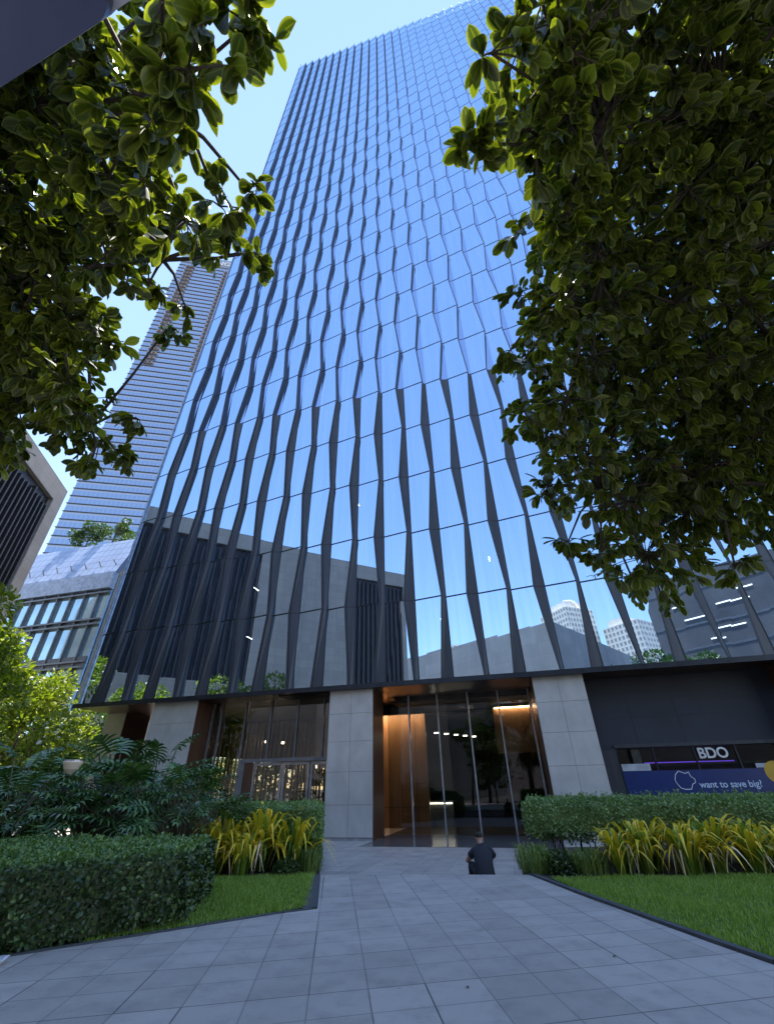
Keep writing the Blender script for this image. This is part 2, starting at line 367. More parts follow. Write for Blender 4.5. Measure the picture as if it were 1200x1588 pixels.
for i in range(I0+1, I1+1):
    f = MB(); a = s0(i)
    for j in range(NF+1):
        z0_, z1_ = zz(j), zz(j+1); jn = min(j+1, NF)
        if j == NF: z1_ = z0_+2.6
        (b0, p0), (b1, p1) = node(i, j), node(i, jn)
        t = .06
        # dark return facing right
        f.hexa([(b0-.012, -p0-.035, z0_), (b0+t, -p0-.035, z0_), (b0+t, .06, z0_), (b0-.012, .06, z0_)],
               [(b1-.012, -p1-.035, z1_), (b1+t, -p1-.035, z1_), (b1+t, .06, z1_), (b1-.012, .06, z1_)], 0)
        # facet between the return and the next pane, sloping from the fin nose back to the pane
        q = .55 if j < 5 else .0
        f.quad((b0+t, -p0*q, z0_+.01), (a, -.004, z0_+.01), (a, -.004, z1_-.01), (b1+t, -p1*q, z1_-.01), 0 if j < 5 else 1)
        if j < 5: f.hexa([(a-.03, -.03, z0_), (a+.006, -.03, z0_), (a+.006, .05, z0_), (a-.03, .05, z0_)], [(a-.03, -.03, z1_), (a+.006, -.03, z1_), (a+.006, .05, z1_), (a-.03, .05, z1_)], 2)
        f.hexa([(b0, -.014-p0*q, z0_-.03), (a, -.014, z0_-.03), (a, .05, z0_-.03), (b0, .05, z0_-.03)], [(b0, -.014-p0*q, z0_+.03), (a, -.014, z0_+.03), (a, .05, z0_+.03), (b0, .05, z0_+.03)], 2)
    f.build('fin', [M['dark_metal'], M['facet'], M['trim']], tower)
XL, XR = s0(I0), s0(I1)
b = MB(); b.box(XL+.1, 2.6, Z0+OZ+.3, XR+.1, 38, zz(NF)+.3); b.box(XL+.1, .1, Z0+OZ+.16, XR+.1, 2.6, Z0+OZ+.3)
for j in range(1, NF+1): b.box(XL+.1, .45, zz(j)-.35, XR, 2.6, zz(j)-.05)
b.build('core_wall', M['body'], tower)
b = MB(); b.box(XL-.02, .08, Z0+OZ, XL+.08, 38, zz(NF)+2); b.build('side_glass', M['glass'], tower)
b = MB()
for j in range(NF+2): b.box(XL-.08, -.05, zz(j)-.05, XL+.1, 38.1, zz(j)+.05)
b.box(XL-.09, -.12, Z0+OZ-.05, XL-.03, .1, zz(NF)+2.4)
b.build('side_frame', M['mull'], tower)
tl = []
for (x, z) in [(-15.94, 13.63), (-15.38, 13.28), (-15.3, 9.93), (-2.74, 19.9), (-2.86, 13.36), (-2.92, 9.82), (.31, 13.36), (.27, 19.9), (6.1, 18.4), (-8.2, 19.)]:
    m = MB(); m.box(x-.035, 1.0, z+.27, x+.035, 1.6, z+.31); m.build('ceiling_light', M['tube'], tower)
# soffit
b = MB(); b.box(XL-.05, -.36, Z0+OZ-.13, XR+.4, 9.6, Z0+OZ-.004); b.build('soffit', M['bronze'], tower)
b = MB(); b.box(XL-.1, -.40, Z0+OZ-.17, XR+.5, -.30, Z0+OZ+.06); b.build('soffit_edge', M['trim'], tower)
b = MB()
for k in range(46): x = -12.2+.065*k; b.box(x, .1, Z0+OZ-.19, x+.025, 1.4, Z0+OZ-.135)
b.build('ceiling_slats', M['trim'], tower)
SZ = Z0+OZ-.13
def pillar(a, c, t0, t1):
    m = MB(); lv = [.12, 1.35, 2.68, 3.99, 5.27, SZ]
    md = (a+c)/2
    for (z0_, z1_) in zip(lv[:-1], lv[1:]):
        for (x0, x1) in ((a, md), (md, c)):
            m.box(x0+.006, t0, z0_+.006, x1-.006, t0+.06, z1_-.006, 0)
    m.box(a+.03, t0+.05, .0, c-.03, t1-.02, SZ-.001, 1)
    m.box(a+.01, t0+.03, 0, c-.01, t0+.05, .1, 2)
    m.box(a, t0+.061, .0, a+.029, t1, SZ-.002, 1); m.box(c-.029, t0+.061, 0, c, t1, SZ-.002, 1)
    return m.build('pillar', [M['pillar'], M['brown'], M['mull']], tower)
pillar(-9.08, -6.70, 0.02, 2.1); pillar(1.37, 3.70, 0.02, 3.2); pillar(-20.1, -17.16, 0.02, 2.2); pillar(-25.7, -24.2, 2.4, 4.6); pillar(11.9, 14.2, .02, 3.)
# ground floor shell
b = MB(); b.box(-6.7, 3.4, .0, 1.4, 21, .012); b.box(-9.3, 7.2, .0, -6.7, 21, .012); b.build('lobby_floor', M['floor'], tower)
b = MB(); b.box(-6.69, -2.0, .0, 1.36, 3.39, .012); b.build('forecourt_floor', M['floor'], tower)
b = MB(); b.box(-10.6, 20, 0, 24, 20.3, SZ); b.box(-22, 20, 3.6, -10.6, 20.3, SZ); b.box(-9.6, 3, 0, -9.4, 20, SZ); b.box(1.5, 3.3, 0, 1.7, 20, SZ); b.box(-22, 8, 4.2, -21.8, 20, SZ)
b.box(-24, 9.6, SZ-.2, 24, 20, SZ-.05); b.box(24, 2, 0, 24.3, 20, SZ)
b.build('lobby_wall', M['black'], tower)
b = MB(); b.box(-9.3, 7.0, .02, -5.25, 7.25, 6.0)
b.build('timber_wall', M['wood'], tower)
b = MB()
for x in (-8.1, -6.9, -5.95): b.box(x, 6.992, .05, x+.02, 7.0, 6.0)
b.box(-9.3, 6.99, 1.0, -5.25, 7.0, 1.02); b.build('panel_joint', M['trim'], tower)
b = MB(); b.box(-9.2, 6.3, 6.02, -5.3, 6.5, 6.08); b.build('cove_light', M['warmlight'], tower)
b = MB(); b.box(-9.3, 6.0, 5.9, -5.2, 6.2, SZ); b.box(-6.6, 3.5, 6.2, 1.45, 6.0, 6.25); b.build('ceiling_bulkhead', M['black'], tower)
b = MB(); b.box(-.9, 7, 3.6, 1.49, 7.2, 6.05); b.box(1.2, 7.2, 3.6, 1.49, 18, 6.05); b.build('timber_bulkhead', M['wood'], tower)
b = MB(); b.box(-.8, 6.85, 6.06, 1.4, 6.92, 6.1); b.build('cove_light', M['warmlight'], tower)
for k in range(5):
    b = MB(); x = -5.0+.55*k; b.box(x, 9+k*.9, 5.02, x+.28, 9.1+k*.9, 5.07); b.build('ceiling_spot', M['spot'], tower)
for x in (-5.42, -3.78, -2.08, -.42, 1.2): b = MB(); b.box(x-.035, 2.9, .0, x+.035, 3.12, SZ-.001); b.build('lobby_mullion', M['mull'], tower)
for (x0, x1) in ((-6.68, -5.46), (-5.38, -3.82), (-3.74, -2.12), (-2.04, -.46), (-.38, 1.16)): b = MB(); b.box(x0, 3.0, .03, x1, 3.012, SZ-.002); b.build('lobby_glass', M['lobby_glass'], tower)
# reception desk
desk = empty('reception_desk', W(-5.25, 9.3, -.437), math.atan2(UX[1], UX[0]), label='pale glass-fronted reception desk inside the lobby behind the window', cat='desk')
b = MB(); b.box(-1.1, -.4, 0, 1.1, .4, 1.2); b.build('desk_body', M['counter'], desk)
b = MB(); b.box(-1.2, -.48, 1.2, 1.2, .48, 1.26); b.build('counter_top', M['mull'], desk)
b = MB(); b.box(-1.1, -.43, 1.1, 1.1, -.41, 1.13); b.build('light_strip', M['spot'], desk)
# entrance bay, left
T = 1.5
for x, z in ((-16.45, 0), (-14.85, 3.45), (-13.2, 3.45), (-11.55, 3.45), (-9.95, 3.45), (-17.05, 0), (-9.19, 0)):
    b = MB(); b.box(x-.04, T-.08, z, x+.04, T+.1, SZ-.001); b.build('entrance_mullion', M['frame'], tower)
b = MB(); b.box(-14.75, T-.25, 3.27, -9.1, T+.12, 3.44); b.box(-14.75, T-.25, 0, -14.35, T+.12, 3.27); b.build('entrance_beam', M['frame'], tower)
b = MB(); b.box(-14.34, T-.2, 0, -13.95, T+.3, 3.26); b.build('entrance_jamb', M['brown'], tower)
for (x0, x1) in ((-13.9, -12.2), (-12.12, -10.62), (-10.54, -9.3)):
    b = MB(); b.box(x0, T-.03, .05, x0+.1, T+.03, 3.25); b.box(x1-.1, T-.03, .05, x1, T+.03, 3.25); b.box(x0+.1, T-.03, 3.12, x1-.1, T+.03, 3.25); b.box(x0+.1, T-.03, .05, x1-.1, T+.03, .2)
    dr = b.build('entrance_door', M['mull'], tower)
    b = MB(); b.box(x0+.1, T-.006, .2, x1-.1, T+.006, 3.12); b.build('door_glass', M['shop_glass'], dr)
b = MB(); b.box(-16.95, T, .02, -14.8, T+.01, SZ-.002); b.box(-14.7, T+.001, 3.45, -9.27, T+.011, SZ-.002); b.build('shop_glass', M['shop_glass'], tower)
b = MB(); random.seed(5); x = -21.0
while x < -10.8:
    wv = random.uniform(.05, .11); b.box(x, 4.2+random.uniform(-.05, .05), .02, x+wv, 4.35, 5.6); x += wv+random.uniform(.08, .3)
b.build('timber_screen', simple('pale_timber_screen', (.36, .28, .17), .5, var=.3, scale=4), tower)
b = MB()
for k in range(5): b.box(-12.4, 6.5, .3+k*.62, -9.7, 6.9, .36+k*.62)
random.seed(3)
for k in range(40): x = random.uniform(-12.3, -9.8); z = .36+random.choice(range(5))*.62; h = random.uniform(.12, .4); b.box(x, 6.45, z, x+random.uniform(.06, .2), 6.6, z+h, random.choice([0, 1, 2]))
b.build('shop_shelf', [M['brown'], simple('shelf_goods', (.4, .3, .18), .5, var=.5, scale=9), M['white']], tower)
for (x, z) in ((-11.4, 3.0), (-10.9, 3.3), (-12.0, 3.1), (-10.2, 2.9), (-15.6, 4.6), (-14.4, 4.5)):
    b = MB(); b.box(x, 5.5, z, x+.16, 5.6, z+.1); b.build('shop_lamp', emit('shop_lamp_light', (1, .8, .5), 22.), tower)
b = MB(); b.box(-10.4, T-.06, .9, -9.75, T-.035, 1.5, 0); b.build('door_poster', simple('tan_poster', (.5, .33, .17), .6, var=.3, scale=6), tower)
b = MB(); b.box(-17.1, 1.7, -.0, -9.6, 12, .01); b.build('shop_floor', M['floor'], tower)
# bank bay, right
b = MB(); D = 1.5
b.box(3.71, D, 3.35, 11.9, D+.2, SZ); b.box(3.71, D, 0, 4.55, D+.2, 3.35); b.box(11.0, D, 0, 11.9, D+.2, 3.35); b.box(3.71, D+2.6, 0, 11.9, D+2.8, 3.35)
b.box(14.2, 1.2, 0, 24, 1.4, SZ); b.box(4.55, D+.2, 3.36, 11.9, D+2.6, 3.5)
b.build('bank_wall', M['dark_wall'], tower)
b = MB()
for x in (5.6, 7.6, 9.6, 11.2): b.box(x, D-.004, 3.52, x+.025, D+.01, SZ-.01)
for z in (4.6, 5.7): b.box(4.5, D-.004, z, 11.9, D+.01, z+.02)
b.build('wall_joint', M['trim'], tower)
b = MB(); b.box(3.72, D-.06, 0, 4.52, D-.003, 3.3); b.box(4.5, D-.08, 3.36, 11.9, D-.003, 3.5); b.build('bank_frame', M['dark_metal'], tower)
for x in (4.56, 6.1, 7.75, 9.4, 10.95): b = MB(); b.box(x-.03, D-.02, .02, x+.03, D+.1, 3.34); b.build('bank_mullion', M['trim'], tower)
b = MB(); b.box(4.59, D+.04, .05, 10.92, D+.05, 3.33); b.build('bank_glass', M['lobby_glass'], tower)
b = MB(); b.box(4.6, D-.035, .7, 10.9, D-.025, 2.44); b.build('bank_banner', M['navy'], tower)
b = MB(); b.box(6.05, D+1.9, 2.78, 9.9, D+1.95, 2.82); b.build('led_strip', M['purple'], tower)
M['balc'] = simple('tan_balcony', (.3, .24, .22), .7); M['pp'] = simple('pale_print', (.4, .42, .45), .6)
for q in ((4.62, D-.03, 2.45, 5.8, D-.02, 2.72), (9.9, D-.03, 2.46, 10.5, D-.02, 2.62), (5.25, D+.3, 2.72, 5.6, D+.34, 3.3)): b = MB(); b.box(*q); b.build('white_panel', M['pp'], tower)
m = MB(); m.poly([(10.55+.42*math.cos(2*math.pi*k/28), D-.045, 2.28+.42*math.sin(2*math.pi*k/28)) for k in range(28)]); m.build('yellow_disc_print', M['yellow'], tower)
m = MB(); rs2 = random.Random(2); pk = []
def ringpoly(pts, wd, y):
    n = len(pts)
    for k in range(n):
        a = Vector(pts[k]); c = Vector(pts[(k+1) % n]); t = (c-a).normalized(); q = Vector((-t.y, t.x))*wd
        m.quad((a.x, y, a.y), (c.x, y, c.y), (c.x+q.x, y, c.y+q.y), (a.x+q.x, y, a.y+q.y))
PG = [(6.75, 1.25), (6.9, 1.2), (7.15, 1.2), (7.25, 1.38), (7.4, 1.45), (7.4, 1.6), (7.28, 1.68), (7.25, 1.86), (7.1, 1.8), (6.85, 1.9), (6.68, 1.75), (6.6, 1.55), (6.65, 1.4)]
ringpoly([(x, z+.52) for x, z in PG], .022, D-.045); m.build('piggy_outline_print', M['white'], tower)
def text(body, size, loc, mt, name, parent, ext=.01, bold=0.):
    cu = bpy.data.curves.new(name, 'FONT'); cu.body = body; cu.size = size; cu.extrude = ext; cu.offset = bold
    o = bpy.data.objects.new(name, cu); col.objects.link(o)
    dg = bpy.context.evaluated_depsgraph_get(); me = bpy.data.meshes.new_from_object(o.evaluated_get(dg))
    bpy.data.objects.remove(o); me.materials.clear(); me.materials.append(mt)
    t = bpy.data.objects.new(name, me); col.objects.link(t); t.rotation_euler = (R(90), 0, 0); t.location = loc; t.parent = parent
    return t
text('BDO', .56, (7.85, D-.06, 2.87), M['silver'], 'bank_sign_letters', tower, .02, .012)
text('want to save big?', .34, (7.5, D-.06, 1.78), simple('pale_blue_print', (.5, .6, .75), .5, var=.02), 'banner_text', tower, .004, .004)

# ================================================================ OTHER BUILDINGS
def building_frame(name, a, b, label, cat='building', z=-.46, group=None):
    a = Vector(a); b = Vector(b); d = b-a; e = empty(name, (a.x, a.y, z), math.atan2(d.y, d.x), label=label, cat=cat, group=group); return e, d.length
def stone_mat(name, c, bw, bh):
    m, n, b = mat(name); br = N(n, 'ShaderNodeTexBrick'); br.offset = 0.; br.inputs['Scale'].default_value = 1
    sp = N(n, 'ShaderNodeSeparateXYZ'); L(n, n.nodes.new('ShaderNodeTexCoord').outputs['Object'], sp.inputs[0])
    cb = N(n, 'ShaderNodeCombineXYZ'); L(n, mth(n, 'ADD', sp.outputs[0], sp.outputs[1]), cb.inputs[0]); L(n, sp.outputs[2], cb.inputs[1]); L(n, cb.outputs[0], br.inputs['Vector'])
    br.inputs['Brick Width'].default_value = bw; br.inputs['Row Height'].default_value = bh; br.inputs['Mortar Size'].default_value = .012
    for k, f in (('Color1', .92), ('Color2', 1.06), ('Mortar', .6)): br.inputs[k].default_value = (*[x*f for x in c], 1)
    st = ramp(n, noise(n, .25, detail=5, rough=.6), [(.3, (.85, .85, .85)), (.7, (1.1, 1.1, 1.1))])
    L(n, mixc(n, 1., br.outputs[0], st, 'MULTIPLY'), b.inputs['Base Color']); b.inputs['Roughness'].default_value = .7; return m
M['stone'] = stone_mat('warm_stone', (.3, .26, .235), 1.2, .9)
M['stone2'] = stone_mat('grey_metal_cladding', (.34, .32, .31), 3., 2.)
M['louvre'] = simple('charcoal_louvre', (.035, .03, .035), .5, .3)
M['pale'] = simple('pale_tower_wall', (.8, .7, .6), .7, var=.06); M['winmid'] = simple('window_band', (.3, .28, .27), .2)
M['panel_glass'] = simple('blue_glazed_panel', (.26, .34, .5), .1, .55, var=.08)
# stone building with louvred bands: wall along the left of the square, also mirrored in the tower
e, ln = building_frame('stone_building', (-24, 0), (-32.6, 35.2), 'warm grey stone building with dark vertical louvres standing at the far left edge')
HB = 28.0
b = MB(); b.box(0, .5, 0, ln, 30, HB-.02); b.box(0, 0, 0, ln, .5, 11.); b.box(0, 0, HB-2.0, ln, .5, HB)
LV = [(.6, 7.9), (18., ln-1.6)]; xs = [0, .6, 7.9, 18., ln-1.6, ln]
for (x0, x1) in ((0, .6), (7.9, 18.), (ln-1.6, ln)): b.box(x0, 0, 11., x1, .5, HB-2.0)
b.build('wall', M['stone'], e)
for (x0, x1) in LV:
    b = MB(); x = x0+.1; random.seed(2)
    while x < x1-.1:
        b.box(x, .02+random.uniform(0, .05), 11., x+.16, .48, HB-2.4-random.uniform(0, .7)*(1 if x0 > 10 else 0)); x += .62
    b.box(x0+.02, .42, 11.02, x1-.02, .49, HB-2.02)
    b.build('louvre_band', M['louvre'], e)
b = MB(); b.box(-.05, -.25, 0, ln, -.01, 1.2); b.build('plinth', M['kerb'], e)

# glazed mid-rise behind it
e, ln = building_frame('glazed_midrise', (-44, 44.5), (-28.5, 40.6), 'low glazed block with a pale blue gridded roof screen left of the tower')
e2x = ln
def grid_mat(name, c, ln_c, sx, sz, metal, rough, lw=.04):
    m, n, b = mat(name); sp = N(n, 'ShaderNodeSeparateXYZ'); L(n, n.nodes.new('ShaderNodeTexCoord').outputs['Object'], sp.inputs[0])
    def ln_(o, s):
        fr = mth(n, 'FRACT', mth(n, 'DIVIDE', o, s)); d = mth(n, 'MINIMUM', fr, mth(n, 'SUBTRACT', 1., fr)); return mth(n, 'LESS_THAN', mth(n, 'MULTIPLY', d, s), lw)
    g_ = mth(n, 'MAXIMUM', ln_(sp.outputs[0], sx), ln_(sp.outputs[2], sz))
    cc = ramp(n, noise(n, .4, detail=5), [(.3, tuple(x*.85 for x in c)), (.7, tuple(x*1.12 for x in c))])
    L(n, mixc(n, g_, cc, ln_c), b.inputs['Base Color']); b.inputs['Metallic'].default_value = metal; b.inputs['Roughness'].default_value = rough; return m
M['grid'] = grid_mat('roof_screen_grid', (.34, .41, .56), (.18, .22, .32), .8, .9, .2, .35)
b = MB(); b.box(-14, .6, 0, ln, 20, 21.4); b.build('wall', M['stone2'], e)
b = MB(); b.hexa([(-1, 0, 21.5), (ln, 0, 21.5), (ln, .5, 21.5), (-1, .5, 21.5)], [(-1, 1.9, 26.6), (ln, 1.9, 26.6), (ln, 2.4, 26.6), (-1, 2.4, 26.6)]); b.build('roof_screen', M['grid'], e)
b = MB(); b.box(-1.1, -.15, 19.7, ln, .5, 21.45); b.build('eaves_band', simple('pale_band', (.42, .46, .55), .4, .2), e)
for k in range(9): b = MB(); x = -.4+k*1.9; b.bar((x, .3, 23.2), (x+1.0, -.1, 22.3), .06); b.build('roof_bracket', M['trim'], e)
b = MB(); b.box(-1, .3, 0, ln, .45, 19.6); b.build('window_glass', simple('teal_glazing', (.42, .58, .66), .05, .7, var=.25, scale=.3), e)
b = MB()
for k in range(10): x = -1+k*1.75; b.box(x, 0, 0, x+.12, .3, 19.6)
for z in (19.2, 16.4, 15.9, 12.3, 11.8, 8.2, 4.3): b.box(-1, -.1, z, ln, .3, z+.16)
b.build('window_frame', M['frame'], e)
b = MB(); b.box(-1.1, .1, 11.9, ln, .32, 12.9); b.box(-1.1, .1, 4.4, ln, .32, 5.4); b.build('spandrel', simple('spandrel_panel', (.16, .16, .17), .5), e)
b = MB(); b.box(-3.0, -.4, 0, -1.15, .5, 22.6); b.build('glass_side_bay', simple('green_side_glass', (.12, .17, .17), .1, .6, var=.2, scale=.3), e)
mid = e
# striped hotel tower far behind
D2 = 130
def azp(az, dist): return (math.sin(R(az))*dist, math.cos(R(az))*dist)
pa = azp(-42.5, 152.5); pb = azp(-30, 137.5)
e, ln = building_frame('hotel_tower', pa, pb, 'very tall striped blue grey hotel tower behind the left side of the glass tower')
HT = 231
m_, n_, b_ = mat('hotel_striped_glazing')
sp = N(n_, 'ShaderNodeSeparateXYZ'); L(n_, n_.nodes.new('ShaderNodeTexCoord').outputs['Object'], sp.inputs[0])
fx = mth(n_, 'FRACT', mth(n_, 'DIVIDE', sp.outputs[0], 1.4)); fz = mth(n_, 'FRACT', mth(n_, 'DIVIDE', sp.outputs[2], 3.0))
c_ = mixc(n_, mth(n_, 'LESS_THAN', fx, .14), (.26, .36, .54), (.38, .45, .56))
c_ = mixc(n_, mth(n_, 'GREATER_THAN', fz, .66), c_, (.4, .44, .52))
L(n_, c_, b_.inputs['Base Color']); b_.inputs['Metallic'].default_value = .45; b_.inputs['Roughness'].default_value = .22
b = MB(); b.box(0, .6, 0, ln, 40, HT); b.build('glass_wall', m_, e)
b = MB()
for k in range(1, 77): b.box(-.2, .3, k*3.0-.22, ln, .6, k*3.0)
b.build('floor_ledge', simple('ledge_dark', (.05, .055, .075), .5), e)
for (x0, x1) in ((3.6, 7.4), (22, 25.5)):
    for k in range(50, 76):
        b = MB(); b.box(x0+(.0 if k % 2 else .0), -.35, k*3.0+.9, x1, .59, k*3.0+2.0, 0); b.box(x0+.6, -.4, k*3.0+1.1, x0+1.7, -.36, k*3.0+1.8, 1); b.box(x0+2.2, -.4, k*3.0+1.1, x0+3.2, -.36, k*3.0+1.8, 1)
        b.build('balcony', [M['balc'], M['louvre']], e)
b = MB(); b.box(-.2, .1, HT-.2, ln, 1.2, HT+7); b.build('crown', simple('crown_panel', (.3, .34, .42), .4, .3), e)
text('SHANGRI-LA', 4.6, (8.5, -.2, HT+1.2), M['white'], 'roof_sign_letters', e, .1, .05)

# buildings seen mirrored in the tower (behind the camera), plus an added horizon blocker
e, ln = building_frame('metal_clad_hall', (-16.5, -24.5), (-52, -21.5), 'low grey metal-clad hall with a raked roofline mirrored in the lower glass')
b = MB(); b.hexa([(0, 0, 0), (ln, 0, 0), (ln, 45, 0), (0, 45, 0)], [(0, 0, 25.0), (ln, 0, 24.0), (ln, 45, 24.), (0, 45, 25.5)]); b.build('wall', M['stone2'], e)
b = MB(); b.box(0, -.05, 16, ln, -.01, 16.15); b.box(-.05, 0, 16, -.01, 45, 16.15); b.build('cladding_joint', M['trim'], e)
def block(name, x, y, wx, wy, h, rz, label, m, win=None):
    e = empty(name, (x, y, -.46), R(rz), label=label, cat='building')
    b = MB(); b.box(-wx/2, -wy/2, 0, wx/2, wy/2, h); b.build('wall', m, e)
    if win:
        b = MB(); nx, nz, fx0 = win
        for side, wdt in ((1, wx), (2, wy)):
            nn = max(2, int(nx*wdt/wx))
            for k in range(nn):
                for j in range(int(nz)):
                    a0 = -wdt/2+wdt*(k+.22)/nn; a1 = -wdt/2+wdt*(k+.78)/nn; z0_ = fx0+(h-fx0)*(j+.3)/nz; z1_ = fx0+(h-fx0)*(j+.8)/nz
                    if side == 1: b.box(a0, wy/2-.2, z0_, a1, wy/2+.1, z1_)
                    else: b.box(wx/2-.2, a0, z0_, wx/2+.1, a1, z1_); b.box(-wx/2-.1, a0, z0_, -wx/2+.2, a1, z1_)
        tag(b.build('windows', M['winmid'], e), kind='stuff')
    return e
e = block('apartment_tower', -104, -206, 20, 20, 90, 20, 'pale apartment tower with a rounded crown, mirrored small in the glass', M['pale'], (9, 26, 10))
b = MB(); b.box(-6, -6, 90, 6, 6, 95); b.tube([(-9, 0, 90), (-6, 0, 96), (0, 0, 98), (6, 0, 96), (9, 0, 90)], [.5]*5); b.build('roof_crown', M['pale'], e)
e = block('apartment_tower', -74, -214, 22, 18, 76, 12, 'pale stepped apartment tower, mirrored right of the rounded one', M['pale'], (9, 22, 10))
b = MB(); b.box(-8, -7, 76, 3, 7, 80); b.build('roof_crown', M['pale'], e)
block('horizon_blocker', -26, -112, 52, 16, 25, 4, 'long beige block added far behind the square, hiding bright horizon sky from the lobby glass', M['balc'], (16, 6, 3))  # added block, keeps the bright horizon out of the lobby glass reflection
e = block('apartment_tower', -150, -160, 22, 18, 70, 35, 'cream apartment tower mirrored low beside the louvred wall', M['pale'], (9, 20, 10))
e = block('dark_glass_block', 12, -46, 32, 22, 31, 4, 'dark glass office block with bright strip lights, mirrored at the lower right', simple('dark_block_glass', (.13, .12, .12), .3, .1, var=.35, scale=.15), None)
M['slg'] = emit('strip_light_glow', (1, 1, 1), 1.1)
for (x, z, l_) in ((-13, 26, 3), (-11.5, 23.5, 4), (-6, 25, 4.5), (-7, 21.5, 4), (-3, 26.6, 2), (-9, 20, 3.), (2, 24, 3), (7, 22, 5), (5, 27, 4)): b = MB(); b.box(x, 11.02, z, x+l_*.8, 11.1, z+.12); b.build('strip_light', M['slg'], e)
b = MB(); b.box(6.0, 11.0, 27, 12, 11.15, 30)
b.build('grille', M['louvre'], e)
b = MB()
for z in (4, 8, 12, 16, 19, 22.5, 28): b.box(-16, 10.9, z, 16, 11.06, z+.3)
b.build('floor_band', M['frame'], e)

# ================================================================ PLANTS
def rv(n): return norm(rs.normal(size=(n, 3)))
# oval leaf with a midrib fold; third column = margin factor
def oval(wd=.28, fold=.05, n=4, pet=.12):
    rows = [(0, 0)]; V = [(0, 0, 0)]; Mg = [0]
    for k in range(1, n):
        t = k/n; h = wd*min(1, max(0, math.sin(math.pi*t**1.12))**.62)
        zc = -.10*(t-.0)**2
        for sgn in (-1, 0, 1): V.append((sgn*h, pet+t*(1-pet), (fold*abs(sgn))+zc)); Mg.append(abs(sgn)*1.)
    V.append((0, 1, -.10)); Mg.append(.9); F = []
    F += [(0, 1, 2), (0, 2, 3)]
    for k in range(n-2):
        a = 1+3*k; F += [(a, a+3, a+4, a+1), (a+1, a+4, a+5, a+2)]
    a = 1+3*(n-2); e_ = len(V)-1; F += [(a, e_, a+1), (a+1, e_, a+2)]
    return V, F, Mg
def leaves(name, mt, pos, ax, nr, sc, parent, tpl, smooth=True):
    V, F, Mg = tpl; v, f, lf = scatter(V, F, pos, ax, nr, sc)
    lf[:, 2] = np.tile(np.array(Mg), len(pos)); return cloud(name, mt, v, f, lf, parent, smooth)
OV = oval(.255, .06, 7); OV5 = oval(.27, .06, 4, .05)
def near_tree(name, label, base, C_, leafs, twig, trunk_pts, trunk_r, limbs, group):
    root = empty(name, base, label=label, cat='tree', group=group); bx, by, bz = base
    loc = lambda p: (p[0]-bx, p[1]-by, p[2]-bz)
    tm = MB(); tm.tube([loc(p) for p in trunk_pts], trunk_r, 10); tm.build('trunk', M['bark'], root, True)
    C_ = np.array(C_); ctr = C_[:, :3].mean(0)
    bm_ = MB(); pos = []; ax = []; nr = []; sc = []
    top = Vector(trunk_pts[-1])
    # limbs: from trunk to every ~6th cluster, twigs onward
    ends = []
    for L_ in limbs:
        L_ = [Vector(p) for p in L_]; r0 = .028
        bm_.tube([loc(p) for p in L_], [r0*(1-.8*k/(len(L_)-1)) for k in range(len(L_))], 6); ends += L_
    for (x, y, z, r) in C_:
        c = Vector((x, y, z)); near = min(ends, key=lambda p: (p-c).length)
        mid_ = (near+c)/2+Vector((random.uniform(-.05, .05), random.uniform(-.05, .05), random.uniform(.0, .08)))
        bm_.tube([loc(near), loc(mid_), loc(c)], [.012, .009, .006], 4)
        nt_ = max(3, int(twig*(r/.2)**1.6))
        for k in range(nt_):
            d = Vector(rv(1)[0]); d.z -= .15; d.normalize()
            tip = c+d*r*random.uniform(.2, 1.1)
            bm_.tube([loc(c), loc((c+tip)/2+Vector((0, 0, .015))), loc(tip)], [.005, .004, .0025], 3)
            nl = random.randint(*leafs)
            for q in range(nl):
                t = random.uniform(-.02, .35); p = tip+(c-tip)*t
                a = np.array(d)*.6+rv(1)[0]*.85+np.array((0, 0, -.7)); nn = np.array((0, 0, 1.))+rv(1)[0]*.7
                pos.append(np.array(loc(p))); ax.append(a); nr.append(nn); sc.append(random.uniform(.052, .12))
    bm_.build('branch', M['bark'], root, True)
    leaves('crown', M['leaf'], np.array(pos), np.array(ax), np.array(nr), np.array(sc), root, OV)
    print(name, 'leaves', len(pos)); return root
